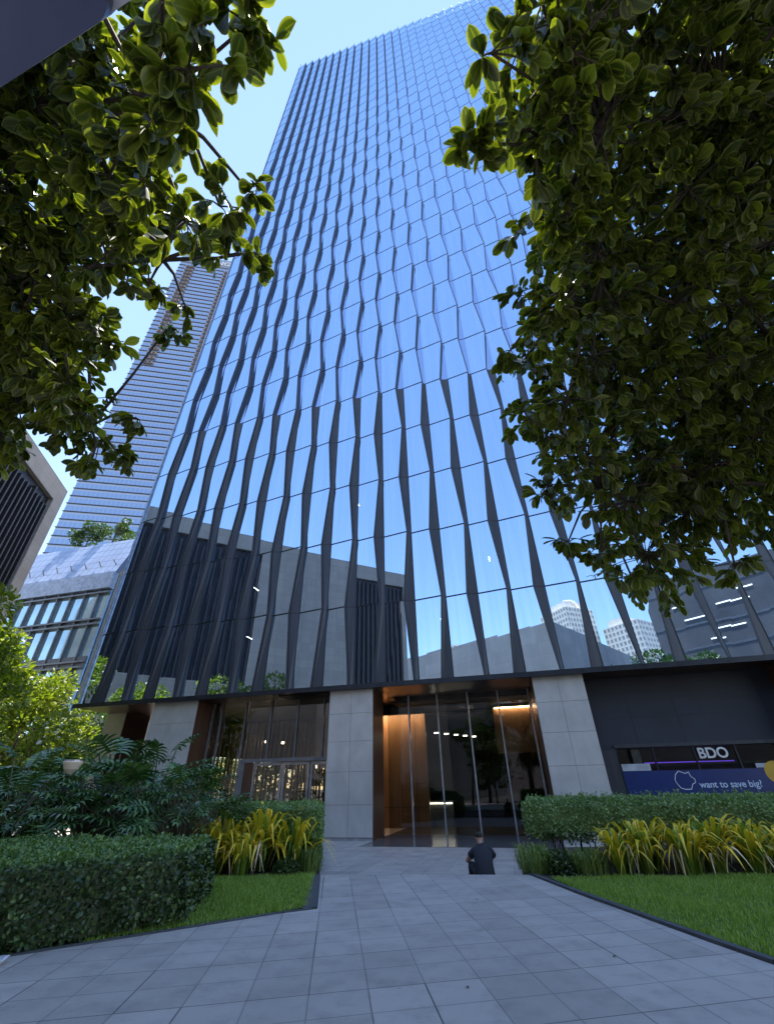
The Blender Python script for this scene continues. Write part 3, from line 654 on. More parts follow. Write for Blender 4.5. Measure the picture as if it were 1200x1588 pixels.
RC=[(0.94,-0.28,4.32,0.14),(1.62,-0.3,4.63,0.14),(0.65,-0.22,4.17,0.14),(1.1,-0.22,4.51,0.14),(1.43,-0.23,4.74,0.14),(0.75,-0.14,4.16,0.14),(1.52,-0.15,4.63,0.14),(1.91,-0.15,4.5,0.14),(1.94,-0.11,4.16,0.14),(0.71,-0.05,4.15,0.14),(1.64,-0.05,4.48,0.14),(1.82,-0.05,4.39,0.14),(1.66,0.08,4.51,0.15),(1.92,0.06,4.23,0.14),(2.22,0.09,4.31,0.14),(0.53,0.17,4.08,0.14),(1.07,0.19,4.38,0.15),(1.34,0.19,4.44,0.15),(1.69,0.19,4.55,0.16),(1.76,0.2,4.3,0.15),(1.95,0.19,4.16,0.14),(2.18,0.16,4.22,0.14),(2.26,0.16,4.11,0.14),(0.66,0.25,4.12,0.14),(0.77,0.29,4.53,0.17),(0.99,0.27,4.24,0.15),(1.23,0.34,4.88,0.19),(1.31,0.31,4.39,0.16),(1.52,0.36,4.83,0.19),(1.62,0.32,4.51,0.17),(1.93,0.38,5.09,0.2),(1.74,0.31,4.29,0.16),(2.11,0.37,4.88,0.19),(2.02,0.31,4.31,0.16),(2.13,0.29,4.19,0.15),(2.19,0.29,3.97,0.14),(0.59,0.39,4.04,0.15),(0.72,0.47,4.57,0.18),(0.86,0.42,4.18,0.16),(0.99,0.49,4.59,0.18),(1.16,0.45,4.3,0.17),(1.39,0.54,4.84,0.2),(1.5,0.48,4.37,0.17),(1.73,0.55,4.8,0.2),(1.77,0.44,4.34,0.17),(2.23,0.55,5.06,0.21),(2.37,0.42,4.12,0.16),(0.73,0.53,3.92,0.15),(0.89,0.66,4.46,0.19),(1.01,0.57,4.03,0.16),(1.31,0.74,4.78,0.21),(1.42,0.6,4.21,0.17),(1.74,0.74,4.8,0.21),(1.69,0.64,4.27,0.18),(2.12,0.8,4.96,0.22),(2.02,0.65,4.32,0.18),(2.39,0.77,4.83,0.22),(2.11,0.56,4.1,0.17),(0.67,0.67,3.89,0.16),(0.83,0.84,4.47,0.2),(0.92,0.67,3.93,0.16),(1.21,0.88,4.7,0.22),(1.21,0.74,4.03,0.17),(1.51,0.92,4.63,0.22),(1.62,0.77,4.3,0.19),(1.95,0.93,4.86,0.23),(2.05,0.84,4.3,0.2),(2.32,0.95,4.66,0.22),(2.22,0.79,4.18,0.19),(2.47,0.7,3.83,0.16),(0.84,0.89,3.85,0.18),(1.02,1.09,4.36,0.22),(1.13,0.9,3.97,0.18),(1.46,1.16,4.67,0.24),(1.5,0.91,3.98,0.19),(1.91,1.16,4.65,0.24),(1.74,0.92,3.98,0.19),(2.16,1.14,4.56,0.23),(2.15,0.97,4.05,0.19),(2.54,1.15,4.5,0.23),(2.53,0.92,3.83,0.18),(1.13,1.16,3.91,0.2),(1.34,1.37,4.33,0.24),(1.46,1.19,4.08,0.21),(1.68,1.36,4.46,0.24),(1.83,1.19,4.0,0.21),(2.29,1.49,4.61,0.26),(2.08,1.17,3.98,0.21),(2.5,1.41,4.47,0.25),(2.71,1.03,3.62,0.18),(0.98,1.36,3.79,0.21),(1.23,1.69,4.34,0.26),(1.32,1.42,3.86,0.22),(1.57,1.69,4.3,0.26),(1.68,1.43,3.86,0.22),(2.06,1.76,4.4,0.27),(2.11,1.45,3.88,0.22),(2.54,1.75,4.36,0.27),(2.47,1.42,3.99,0.22),(2.76,1.59,4.28,0.25),(2.79,1.14,3.41,0.18),(1.32,1.75,3.82,0.24),(1.54,2.05,4.2,0.28),(1.7,1.73,3.78,0.24),(1.99,2.02,4.16,0.28),(2.03,1.72,3.75,0.23),(2.51,2.12,4.26,0.29),(2.38,1.66,3.71,0.23),(2.96,2.06,4.24,0.28),(2.6,1.63,3.63,0.22),(3.06,1.48,3.41,0.2),(1.11,1.82,3.52,0.23),(1.45,2.38,4.12,0.3),(1.55,2.0,3.66,0.25),(1.83,2.36,4.05,0.3),(1.97,2.03,3.77,0.26),(2.38,2.44,4.23,0.31),(2.47,2.05,3.77,0.26),(2.88,2.39,4.14,0.3),(2.74,1.96,3.68,0.25),(3.18,2.27,4.02,0.29),(2.76,1.72,3.41,0.22),(1.32,2.18,3.36,0.25),(1.67,2.75,3.83,0.32),(1.94,2.37,3.48,0.27),(2.23,2.72,3.76,0.31),(2.32,2.36,3.45,0.27),(2.7,2.74,3.76,0.31),(2.72,2.34,3.57,0.27),(3.2,2.74,3.91,0.32),(3.09,1.79,3.03,0.21),(1.67,2.46,3.19,0.26),(2.03,2.99,3.54,0.32),(2.24,2.68,3.24,0.28),(2.57,3.08,3.49,0.32),(2.52,2.6,3.23,0.28),(3.06,3.16,3.6,0.33),(2.93,2.56,3.22,0.27),(3.26,2.85,3.41,0.3),(3.14,2.32,3.04,0.25),(3.18,2.08,2.91,0.22),(2.01,3.0,3.03,0.3),(2.31,3.45,3.25,0.34),(0.41,0.4,3.78,0.1),(0.4,0.61,3.73,0.1),(0.38,0.64,3.73,0.08),(0.88,1.77,3.81,0.1),(0.8,1.73,3.87,0.08),(0.94,2.02,3.56,0.1),(1.17,2.37,3.18,0.12),(1.24,2.59,2.95,0.12),(1.42,2.54,2.87,0.12),(1.63,2.65,2.66,0.1),(0.96,1.45,3.87,0.1),(2.13,2.41,2.65,0.1)]
LC=[(-1.92,-0.08,4.27,0.14),(-1.69,-0.08,4.16,0.14),(-1.65,-0.09,4.37,0.14),(-1.73,0.0,4.23,0.14),(-1.47,0.01,4.43,0.14),(-1.15,0.01,4.07,0.14),(-1.98,0.08,4.08,0.14),(-1.71,0.09,4.2,0.14),(-1.45,0.11,4.36,0.14),(-1.06,0.09,3.92,0.14),(-2.02,0.16,3.93,0.14),(-1.93,0.16,3.98,0.14),(-1.93,0.18,4.27,0.14),(-1.64,0.2,4.37,0.14),(-2.21,0.29,4.05,0.14),(-1.71,0.3,4.24,0.14),(-1.41,0.29,4.06,0.14),(-1.81,0.37,4.76,0.15),(-1.23,0.26,4.06,0.14),(-1.48,0.32,4.57,0.14),(-2.08,0.35,3.98,0.14),(-1.79,0.39,4.08,0.14),(-1.66,0.39,4.21,0.14),(-2.06,0.49,4.84,0.16),(-1.39,0.4,4.06,0.14),(-1.68,0.48,4.57,0.15),(-1.1,0.38,3.93,0.14),(-1.42,0.5,4.62,0.16),(-2.02,0.51,4.09,0.14),(-1.55,0.51,3.92,0.14),(-1.93,0.64,4.49,0.16),(-1.28,0.47,3.97,0.14),(-1.59,0.59,4.55,0.16),(-1.08,0.46,3.85,0.14),(-1.3,0.56,4.32,0.15),(-1.94,0.63,3.95,0.14),(-1.74,0.63,3.93,0.14),(-2.21,0.8,4.57,0.17),(-1.49,0.63,3.93,0.14),(-1.92,0.81,4.62,0.18),(-1.19,0.59,3.73,0.14),(-1.48,0.73,4.25,0.16),(-0.86,0.49,3.47,0.14),(-1.17,0.67,4.16,0.15),(-2.33,0.68,3.63,0.14),(-2.19,0.76,3.99,0.15),(-1.98,0.81,3.97,0.15),(-1.76,0.82,3.96,0.15),(-2.16,1.01,4.52,0.18),(-1.37,0.73,3.8,0.14),(-1.68,0.89,4.3,0.17),(-1.13,0.72,3.72,0.14),(-1.38,0.89,4.2,0.16),(-0.96,0.71,3.7,0.14),(-1.17,0.87,4.18,0.16),(-2.38,0.81,3.67,0.14),(-2.13,1.0,4.09,0.17),(-2.53,1.19,4.57,0.2),(-1.8,1.02,3.98,0.16),(-2.2,1.25,4.52,0.2),(-1.43,0.97,3.87,0.16),(-1.72,1.17,4.33,0.19),(-1.15,0.9,3.73,0.15),(-1.47,1.16,4.34,0.19),(-0.87,0.88,3.68,0.14),(-1.16,1.17,4.38,0.19),(-2.64,1.07,3.69,0.15),(-2.48,1.11,3.78,0.16),(-2.32,1.2,3.95,0.17),(-2.1,1.15,3.99,0.17),(-2.58,1.41,4.55,0.21),(-1.77,1.17,3.99,0.17),(-2.04,1.35,4.36,0.2),(-1.31,1.03,3.69,0.15),(-1.68,1.31,4.29,0.19),(-2.95,1.26,3.7,0.17),(-2.67,1.27,3.75,0.17),(-2.61,1.33,3.9,0.18),(-2.42,1.48,3.97,0.19),(-2.84,1.73,4.39,0.22),(-2.08,1.4,3.91,0.18),(-2.45,1.64,4.32,0.22),(-1.76,1.44,3.94,0.19),(-2.13,1.75,4.44,0.23),(-2.85,1.58,3.77,0.19),(-2.68,1.63,3.89,0.2),(-2.49,1.68,3.92,0.2),(-3.0,2.03,4.41,0.24),(-2.14,1.73,3.88,0.2),(-2.44,1.98,4.21,0.23),(-2.79,1.94,3.79,0.21),(-3.38,2.35,4.26,0.26),(-2.45,1.99,3.91,0.22),(-2.84,2.31,4.28,0.26),(-1.96,1.87,3.62,0.2),(-2.44,2.31,4.11,0.25),(-2.7,2.18,3.69,0.22),(-3.2,2.59,4.08,0.27),(-0.61,0.22,3.44,0.1),(-0.51,0.26,3.57,0.12),(-0.42,0.3,3.64,0.12),(-0.37,0.36,3.69,0.1),(-0.56,0.34,3.33,0.13),(-0.68,0.41,3.38,0.14),(-0.7,0.51,3.46,0.12),(-0.76,0.9,3.87,0.12),(-0.62,0.86,3.92,0.1),(-0.73,1.21,4.08,0.1),(-0.82,1.16,3.96,0.12),(-1.23,1.5,4.09,0.1),(-1.77,2.19,3.8,0.12),(-1.91,2.28,3.58,0.12),(-1.3,1.29,3.93,0.12),(-1.98,2.21,3.4,0.1)]

_r = random.Random(9)
def shade(C_): return C_+[(x+_r.uniform(-.15, .45)*(1 if x > 0 else -1), y+_r.uniform(-.3, .3), z+_r.uniform(.5, 1.1), r*1.25) for x, y, z, r in C_[::2] if abs(x) > 1.0]
RC = shade(RC)+[(0.7, 0.4, 3.78, 0.192), (0.75, 0.58, 3.78, 0.192), (0.85, 0.91, 3.75, 0.128)]; LC = shade(LC)+[(-1.9, 1.74, 3.62, 0.22), (-1.63, 1.47, 3.74, 0.18), (-1.78, 1.37, 3.83, 0.24)]+[(x-.5, y+_r.uniform(-.2, .4), z+_r.uniform(-.1, .35), r*1.5) for x, y, z, r in LC if x < -1.7]
near_tree('broadleaf_tree', 'broad-leaved tree hanging dense dark foliage over the right of the square', (4.2, 2.6, -.01), [(a, b_, c, r*1.45) for a, b_, c, r in RC], (9, 13), 7,
          [(4.2, 2.6, -.05), (4.15, 2.55, 1.2), (4.0, 2.45, 2.4), (3.7, 2.3, 3.3), (3.1, 1.9, 4.2)], [.13, .1, .085, .07, .05],
          [[(3.95, 2.4, 2.6), (3.1, 2.4, 3.2), (2.3, 2.5, 3.4), (1.6, 2.6, 3.4)], [(3.7, 2.3, 3.3), (2.9, 1.9, 3.9), (2.0, 1.5, 4.2), (1.3, 1.3, 4.1)],
           [(3.1, 1.9, 4.2), (2.4, 1.1, 4.6), (1.7, .7, 4.4), (1.0, .7, 4.0)], [(3.1, 1.9, 4.2), (2.8, .9, 4.7), (2.1, .2, 4.6)], [(4.0, 2.4, 2.5), (3.3, 1.6, 3.1), (2.4, 1.5, 3.3)]], 'broad-leaved trees overhead')
near_tree('broadleaf_tree', 'broad-leaved tree reaching leafy branches in from the upper left', (-4.4, 1.6, -.01), [(a, b_, c, r*1.12) for a, b_, c, r in LC], (8, 12), 10,
          [(-4.4, 1.6, -.05), (-4.3, 1.6, 1.3), (-4.1, 1.5, 2.6), (-3.6, 1.4, 3.6), (-3.0, 1.2, 4.3)], [.14, .11, .09, .07, .05],
          [[(-4.1, 1.5, 2.7), (-3.5, 1.9, 3.45), (-2.8, 2.1, 3.75), (-2.2, 2.3, 3.85)], [(-3.6, 1.4, 3.6), (-2.8, 1.4, 4.0), (-2.0, 1.3, 4.1), (-1.2, 1.2, 4.0)],
           [(-3.0, 1.2, 4.3), (-2.2, .8, 4.3), (-1.5, .6, 4.1), (-.9, .5, 3.8)], [(-3., 1.2, 4.3), (-2.4, .3, 4.2), (-1.5, .1, 3.8)]], 'broad-leaved trees overhead')

def far_tree(name, label, x, y, base, h, rx, rz_, nc, per, ls, mt, group, seed):
    rr = np.random.RandomState(seed); root = empty(name, (x, y, base), label=label, cat='tree', group=group)
    t = MB(); t.tube([(0, 0, -.02), (.1, .05, h*.3), (.0, .1, h*.6), (0, 0, h*.85)], [h*.022, h*.018, h*.012, h*.004], 8)
    cs = []
    for k in range(nc):
        d = norm(rr.normal(size=(1, 3)))[0]; q = rr.uniform(.3, 1.)**.6
        c = np.array([d[0]*rx*q, d[1]*rx*q, h-rz_+d[2]*rz_*q]); cs.append((c, rr.uniform(.22, .4)*rx))
        if k % 2 == 0: t.tube([(0, .05, h*.45), tuple(c*.5+np.array([0, 0, h*.25])), tuple(c)], [h*.009, h*.006, h*.002], 5)
    t.build('trunk', M['bark'], root, True)
    P = []; A = []
    for c, r in cs:
        d = norm(rr.normal(size=(per, 3))); q = rr.uniform(.3, 1., (per, 1))**.5
        P.append(c+d*q*r*np.array([1, 1, .75])); A.append(d+rr.normal(size=(per, 3))*.5)
    P = np.vstack(P); A = np.vstack(A); nn = rr.normal(size=P.shape)+np.array([0, 0, 1.2])
    leaves('crown', mt, P, A, nn, rr.uniform(.6, 1.3, len(P))*ls, root, OV5, False); return root
G1 = 'trees along the stone building'
far_tree('street_tree', 'bright yellow-green tree at the left edge, nearest of the sunlit row', -25.5, 27.0, -.45, 12.4, 3.6, 4.6, 26, 330, .30, M['treeleaf'], G1, 1)
far_tree('street_tree', 'sunlit rounded tree just left of the tower corner, under the glazed block', -25.0, 33.5, -.45, 9.6, 3.8, 3.6, 24, 330, .30, M['treeleaf'], G1, 2)
far_tree('street_tree', 'low bright tree in front of the sunlit row, above the split-leaf plants', -20.0, 25.5, -.45, 5.9, 2.9, 2.4, 20, 320, .26, M['treeleaf'], G1, 3)
far_tree('street_tree', 'sunlit tree mirrored in the lower glass beside the louvres', -20.5, 19.6, -.45, 10.6, 3.4, 4.0, 22, 300, .3, M['treeleaf'], G1, 4)
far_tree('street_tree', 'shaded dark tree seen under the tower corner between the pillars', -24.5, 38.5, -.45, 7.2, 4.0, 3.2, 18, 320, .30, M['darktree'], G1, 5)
far_tree('street_tree', 'sunlit bushy tree low at the left edge behind the palms', -23.5, 22.0, -.45, 6.6, 3.0, 2.8, 18, 320, .26, M['treeleaf'], G1, 9)
far_tree('street_tree', 'dark tree beyond the tower, glimpsed through the entrance bay', -9.5, 50, -.45, 6.5, 3.4, 3, 16, 260, .3, M['treeleaf'], G1, 11)
far_tree('street_tree', 'tree beyond the tower, glimpsed left of the entrance doors', -15.5, 54, -.45, 7.5, 4, 3.5, 16, 260, .3, M['treeleaf'], G1, 12)
G2 = 'trees behind the square mirrored in the glass'
for k, (x, y, h, lb) in enumerate([(-3.5, -21, 17, 'dark tree behind the square, mirrored below the pale towers'), (2.0, -24, 16, 'dark spreading tree behind the square, mirrored in front of the dark block'), (-9, -19, 11, 'small tree behind the square, mirrored against the metal hall'), (9, -24, 15, 'dark tree mirrored at the lower right corner of the glass')]):
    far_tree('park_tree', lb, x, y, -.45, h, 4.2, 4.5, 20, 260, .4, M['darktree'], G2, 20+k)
G3 = 'small trees on the roof'
def roof_tree(label, s, z, r, sd, mt):
    c = Vector(mid.location); a = mid.rotation_euler.z; p = (c.x+math.cos(a)*s-math.sin(a)*3.4, c.y+math.sin(a)*s+math.cos(a)*3.4)
    far_tree('roof_tree', label, p[0], p[1], z, r*2.1, r, r*.9, 14, 220, .22, mt, G3, sd)
b = MB(); b.box(-1, 2.4, 24.2, e2x, 8, 24.4); b.build('roof_terrace', M['stone2'], mid)
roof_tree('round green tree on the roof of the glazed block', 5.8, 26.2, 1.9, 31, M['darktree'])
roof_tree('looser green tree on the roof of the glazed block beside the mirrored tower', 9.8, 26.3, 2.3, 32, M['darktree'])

SM = oval(.30, .08, 3, .02)
def hedge(name, label, poly, z0, z1, mt, dens, ls, group=None, core=True, bulge=.05, stems=None, sides=1.0, sprig=0, topm=None):
    """clipped hedge over a convex ccw plan polygon"""
    P = [Vector(p) for p in poly]; c = sum(P, Vector((0, 0)))/len(P)
    root = empty(name, (c.x, c.y, -.01), label=label, cat='hedge', group=group)
    ins = [(p-c)*(1-.10/(max(.3, (p-c).length)))+c*0 for p in P]
    b = MB(); b.prism([(q.x, q.y) for q in ins], z0+.03, z1-.07); b.build('hedge_core', mt, root)
    pos = []; nrm = []
    def add(p, n_, k):
        pos.append(p); nrm.append(np.tile(n_, (k, 1)))
    Q = [p-c for p in P]
    for a, b_ in zip(Q, Q[1:]+Q[:1]):
        t = b_-a; n2 = Vector((t.y, -t.x)).normalized(); k = int(t.length*(z1-z0)*dens*sides)
        u_ = rs.uniform(0, 1, k); zz_ = z0+(z1-z0)*rs.uniform(0, 1, k)
        dep = rs.uniform(-.09, bulge, k)+.035*np.sin(u_*t.length*4+zz_*7)+.03*np.sin(u_*t.length*11+3*zz_)
        add(np.c_[a.x+t.x*u_+n2.x*dep, a.y+t.y*u_+n2.y*dep, zz_], np.array([n2.x, n2.y, .25]), k)
    xs_ = [q.x for q in Q]; ys_ = [q.y for q in Q]
    area = (max(xs_)-min(xs_))*(max(ys_)-min(ys_)); k = int(area*dens)
    X = rs.uniform(min(xs_), max(xs_), k); Y = rs.uniform(min(ys_), max(ys_), k); ok = np.ones(k, bool)
    for a, b_ in zip(Q, Q[1:]+Q[:1]): ok &= ((b_.x-a.x)*(Y-a.y)-(b_.y-a.y)*(X-a.x)) > 0
    X, Y = X[ok], Y[ok]; k = len(X)
    add(np.c_[X, Y, z1+rs.uniform(-.08, bulge*.7, k)+.02*np.sin(X*5)+.02*np.sin(Y*7+X*3)], np.array([0, 0, 1.]), k)
    if sprig:                                    # loose shoots standing out of the clipped top
        for q in range(sprig):
            i_ = rs.randint(0, len(X)); m_ = rs.randint(5, 12); h_ = rs.uniform(.06, .2); t_ = rs.uniform(0, 1, m_)
            lx, ly = rs.uniform(-.06, .06, 2)
            add(np.c_[X[i_]+lx*t_+rs.uniform(-.02, .02, m_), Y[i_]+ly*t_+rs.uniform(-.02, .02, m_), z1+h_*t_], np.array([0, 0, .6]), m_)
            i_ = rs.randint(0, len(X)); m_ = rs.randint(8, 20); h_ = rs.uniform(.05, .22)
            if stems: add(np.c_[X[i_]+rs.uniform(-.12, .12, m_), Y[i_]+rs.uniform(-.1, .1, m_), z0-h_*rs.uniform(0, 1, m_)], np.array([0, 0, -.6]), m_)
    pos = np.vstack(pos); nrm = np.vstack(nrm); n = len(pos)
    ax = nrm*.7+rv(n)*.9; nn = nrm+rv(n)*.8+np.array([0, 0, .5])
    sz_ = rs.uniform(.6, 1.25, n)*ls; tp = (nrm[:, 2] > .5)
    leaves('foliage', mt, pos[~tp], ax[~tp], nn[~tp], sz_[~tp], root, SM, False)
    leaves('top_foliage', topm or mt, pos[tp], ax[tp], nn[tp], sz_[tp]*.85, root, SM, False)  # topm, where given, is the leaf with top light painted in
    # stray shoots
    if stems:
        for (x, y, h) in stems:
            s_ = MB()
            x -= c.x; y -= c.y
            for q in range(3):
                dx, dy = random.uniform(-.14, .14), random.uniform(-.08, .08)
                s_.tube([(x, y, -.03), (x+dx*.5+random.uniform(-.04, .04), y+dy, h*.5), (x+dx*1.6, y+dy*2, h)], [.014, .011, .007], 5)
            s_.build('stem', M['bark'], root, True)
    return root
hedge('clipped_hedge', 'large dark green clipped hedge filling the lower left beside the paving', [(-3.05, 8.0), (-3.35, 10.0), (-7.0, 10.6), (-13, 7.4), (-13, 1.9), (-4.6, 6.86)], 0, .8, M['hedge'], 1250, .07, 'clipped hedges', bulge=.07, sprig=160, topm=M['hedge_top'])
hedge('clipped_hedge', 'green clipped hedge behind the yellow plants at the end of the left lawn', [(-1.75, 12.35), (-2.1, 15.2), (-6.6, 15.8), (-6.2, 13.2), (-3.4, 13.0)], 0, 1.22, M['hedge_pale'], 1300, .06, 'clipped hedges', sprig=60)
st = [(3.75+.32*k+random.uniform(-.08, .08), 12.7-.08*k+random.uniform(-.2, .2), .72) for k in range(22)]
hedge('clipped_hedge', 'pale green clipped hedge on bare thin stems along the bank windows', [(3.2, 12.3), (12.5, 10.9), (13, 12.6), (3.5, 13.6)], .6, 1.2, M['hedge_pale'], 1500, .062, 'clipped hedges', stems=st, bulge=.1, sprig=420)

def blades(n, h, wd, spread, seg=4, droop=.7, seed=0, up=.8):
    rr = np.random.RandomState(seed); V = []; F = []
    for k in range(n):
        a = rr.uniform(0, 2*math.pi); d = np.array([math.cos(a), math.sin(a), 0]); s_ = np.array([-d[1], d[0], 0])
        hh = h*rr.uniform(.6, 1.15); lean = rr.uniform(.1, 1.)*spread; dr = droop*rr.uniform(.2, 1.4)
        r0 = rr.uniform(0, .12)*spread*2; w_ = wd*rr.uniform(.7, 1.2); i = len(V)
        tw = rr.uniform(-.5, .5)
        for q in range(seg+1):
            t = q/seg; out = r0+lean*h*(t**1.3); z = hh*(math.sin(t*math.pi*.5)**.9) - dr*h*max(0, t-.45)**1.6*2.0
            wq = w_*(.5+1.1*t if t < .5 else 2.05*(1-t)+.03)
            p = d*out+np.array([0, 0, max(z, .02)]); ss = s_*math.cos(tw)+np.array([0, 0, 1])*math.sin(tw)*.5
            V += [p-ss*wq/2, p+ss*wq/2]
        for q in range(seg): b0 = i+2*q; F.append((b0, b0+1, b0+3, b0+2))
    return np.array(V), F
LFB = lambda n, seg: np.tile(np.repeat(np.arange(seg+1)/seg, 2)[:, None]*np.array([0, 1, 0]), (n, 1))
strap_protos = []
for sd_ in range(3):
    r_ = empty('yellow_strap_plant'); V, F = blades(62, .92, .088, .95, 7, .62, 40+sd_)
    cloud('leaves', M['strapy'], V, F, LFB(62, 7), r_, True); V, F = blades(44, .8, .075, .7, 7, .4, 60+sd_); cloud('inner_leaves', M['strap'], V, F, LFB(44, 7), r_, True)
    V, F = blades(9, .72, .05, 1.05, 7, 1.5, 80+sd_); cloud('dry_leaves', M['dry'], V, F, None, r_, True)
    strap_protos.append(r_)
used = set()
def put_strap(x, y, sc, label, k):
    pr = strap_protos[k % 3]
    o = pr if k % 3 not in used else copy_tree(pr)
    used.add(k % 3)
    o.location = (x, y, -.015); o.rotation_euler = (0, 0, random.uniform(0, 6.28)); o.scale = (sc, sc, sc*random.uniform(.95, 1.1))
    tag(o, label, 'plant', 'yellow strap-leaved plants')
spots = [(-4.0, 12.5, 1.2, 'yellow strap-leaved plant at the left end of the left-hand clump'), (-3.05, 12.75, 1.32, 'tall yellow strap-leaved plant in the middle of the left-hand clump'),
         (-2.3, 12.5, 1.15, 'yellow strap-leaved plant at the right end of the left-hand clump, before the hedge'), (-3.35, 12.1, .95, 'shorter yellow strap-leaved plant at the front of the left-hand clump'),
         (4.65, 11.2, .85, 'leftmost yellow strap-leaved plant right of the seated man'), (5.25, 11.4, 1.05, 'second yellow strap-leaved plant from the left on the right bed'),
         (5.95, 11.15, 1.0, 'third yellow strap-leaved plant from the left on the right bed'), (6.6, 11.35, 1.05, 'fourth yellow strap-leaved plant from the left on the right bed'),
         (7.25, 11.1, 1.0, 'yellow strap-leaved plant near the right edge of the picture'), (7.95, 11.3, 1.0, 'yellow strap-leaved plant cut by the right edge of the picture')]
for k, (x, y, s_, lb) in enumerate(spots): put_strap(x, y, s_, lb, k)
# low grassy shrubs
def low_shrub(x, y, r, h, label, mt, sd, n=260):
    root = empty('low_shrub', (x, y, -.015), label=label, cat='shrub', group='low shrubs at the bed ends')
    V, F = blades(n, h, .03, .85, 3, .4, sd); V[:, 0] *= r/(h*.9); V[:, 1] *= r/(h*.9)
    cloud('foliage', mt, V, F, None, root); return root
def blob_shrub(x, y, r, h, label, mt, sd, n=1500, ls=.06):
    rr = np.random.RandomState(sd); root = empty('low_shrub', (x, y, -.015), label=label, cat='shrub', group='low shrubs at the bed ends')
    d = norm(rr.normal(size=(n, 3))); d[:, 2] = np.abs(d[:, 2]); q = rr.uniform(.5, 1, (n, 1)); P = d*q*np.array([r, r, h])
    leaves('foliage', mt, P, d+rr.normal(size=(n, 3))*.6, d+rr.normal(size=(n, 3))*.6+np.array([0, 0, .6]), rr.uniform(.6, 1.3, n)*ls, root, SM, False)
    b = MB(); b.tube([(0, 0, 0), (.03, .02, h*.6)], [.02, .01], 5); b.build('stem', M['bark'], root); return root
def tuft_shrub(x, y, r, h, label, mt, sd, n=14):
    rr = np.random.RandomState(sd); root = empty('low_shrub', (x, y, -.015), label=label, cat='shrub', group='low shrubs at the bed ends')
    VV = []; FF = []; o_ = 0
    for k in range(n):
        V, F = blades(26, h, .02, .55, 3, .3, sd*50+k); a = rr.uniform(0, 6.28); q = r*math.sqrt(rr.uniform(0, 1)); V = V+np.array([math.cos(a)*q, math.sin(a)*q, 0])
        VV.append(V); FF += [tuple(i+o_ for i in f_) for f_ in F]; o_ += len(V)
    cloud('foliage', mt, np.vstack(VV), FF, None, root); return root
tuft_shrub(2.95, 11.75, .36, .5, 'light green grassy shrub right beside the seated man', M['grassy'], 71, 22)
blob_shrub(3.5, 11.6, .34, .4, 'low dark leafy shrub right of the grassy one beside the seated man', M['hedge'], 72)
tuft_shrub(4.05, 11.45, .33, .45, 'grassy green shrub between the dark leafy one and the yellow plants', M['grassy'], 73, 16)
tuft_shrub(-1.9, 12.3, .22, .5, 'narrow grassy shrub at the foot of the left hedge by the path', M['grassy'], 74, 12)
blob_shrub(-2.35, 12.05, .3, .3, 'small dark shrub under the yellow plants at the left lawn corner', M['hedge'], 75)
blob_shrub(-4.3, 12.0, .4, .45, 'dark leafy shrub at the left end of the yellow clump', M['hedge'], 76)

# split-leaf philodendron-like plants
def split_leaf(L_, rr):
    """one deeply lobed leaf lying along +y, z up"""
    V = []; F = []; nl = 8
    for k in range(nl):
        t = k/(nl-1); y0 = L_*(.12+.8*t)
        for sg in (-1, 1):
            ang = R(125-105*t)*1.0; ln_ = L_*(.34+.24*math.sin(math.pi*min(1, t*1.1)))*(1-.35*t)*rr.uniform(.85, 1.1)
            dx, dy = math.sin(ang)*sg, math.cos(ang); wd = L_*.072; i = len(V)
            px, py = -dy*sg, dx*sg
            for (q, ww, zz_) in ((0, .9, 0), (.45, 1.25, .035), (.8, .8, .0), (1., .08, -.06)):
                cx_, cy_ = dx*ln_*q, y0+dy*ln_*q
                V += [(cx_-px*wd*ww*.5, cy_-py*wd*ww*.5, zz_*L_-.15*L_*t*t), (cx_+px*wd*ww*.5, cy_+py*wd*ww*.5, zz_*L_-.15*L_*t*t)]
            for q in range(3): b0 = i+2*q; F.append((b0, b0+1, b0+3, b0+2))
    i = len(V)
    for q in range(6): t = q/5; V += [(-L_*.05*(1-t*.5), L_*(.05+.95*t), -.15*L_*t*t), (L_*.05*(1-t*.5), L_*(.05+.95*t), -.15*L_*t*t)]
    for q in range(5): b0 = i+2*q; F.append((b0, b0+1, b0+3, b0+2))
    return V, F
def philo_proto(sd, n, H):
    rr = random.Random(sd); root = empty('split_leaf_plant'); V = []; F = []; st_ = MB()
    for k in range(n):
        a = k*2.4+rr.uniform(-.3, .3); e_ = rr.uniform(.15, 1.)           # 1 = upright
        ln_ = H*rr.uniform(.8, 1.1); out = ln_*(.85-.62*e_); hh = ln_*(.42+.6*e_)
        d_ = Vector((math.cos(a), math.sin(a), 0)); tip = d_*out+Vector((0, 0, hh))
        st_.tube([tuple(d_*.05), tuple(d_*out*.35+Vector((0, 0, hh*.6))), tuple(tip)], [.018, .014, .01], 5)
        pitch = rr.uniform(-.5, .25)+(.45*e_); LL_ = .52*rr.uniform(.85, 1.2)
        v, f = split_leaf(LL_, rr); ax_ = (d_*math.cos(pitch)+Vector((0, 0, math.sin(pitch)))).normalized()
        sx = Vector((d_.y, -d_.x, 0)); roll = rr.uniform(-.5, .5); nz = sx.cross(ax_); sx2 = sx*math.cos(roll)+nz*math.sin(roll); nz2 = sx2.cross(ax_)
        o_ = len(V); V += [tuple(tip+sx2*p[0]+ax_*p[1]+nz2*p[2]) for p in v]; F += [tuple(i+o_ for i in q) for q in f]
    st_.tube([(0, 0, -.02), (.02, 0, .25), (0, .02, .45)], [.06, .05, .04], 7)
    cloud('leaves', M['philo'], V, F, None, root); st_.build('stem', M['stem'], root, True); return root
PP = [philo_proto(1, 44, 1.4), philo_proto(2, 42, 1.5), philo_proto(3, 48, 1.35)]; pu = set()
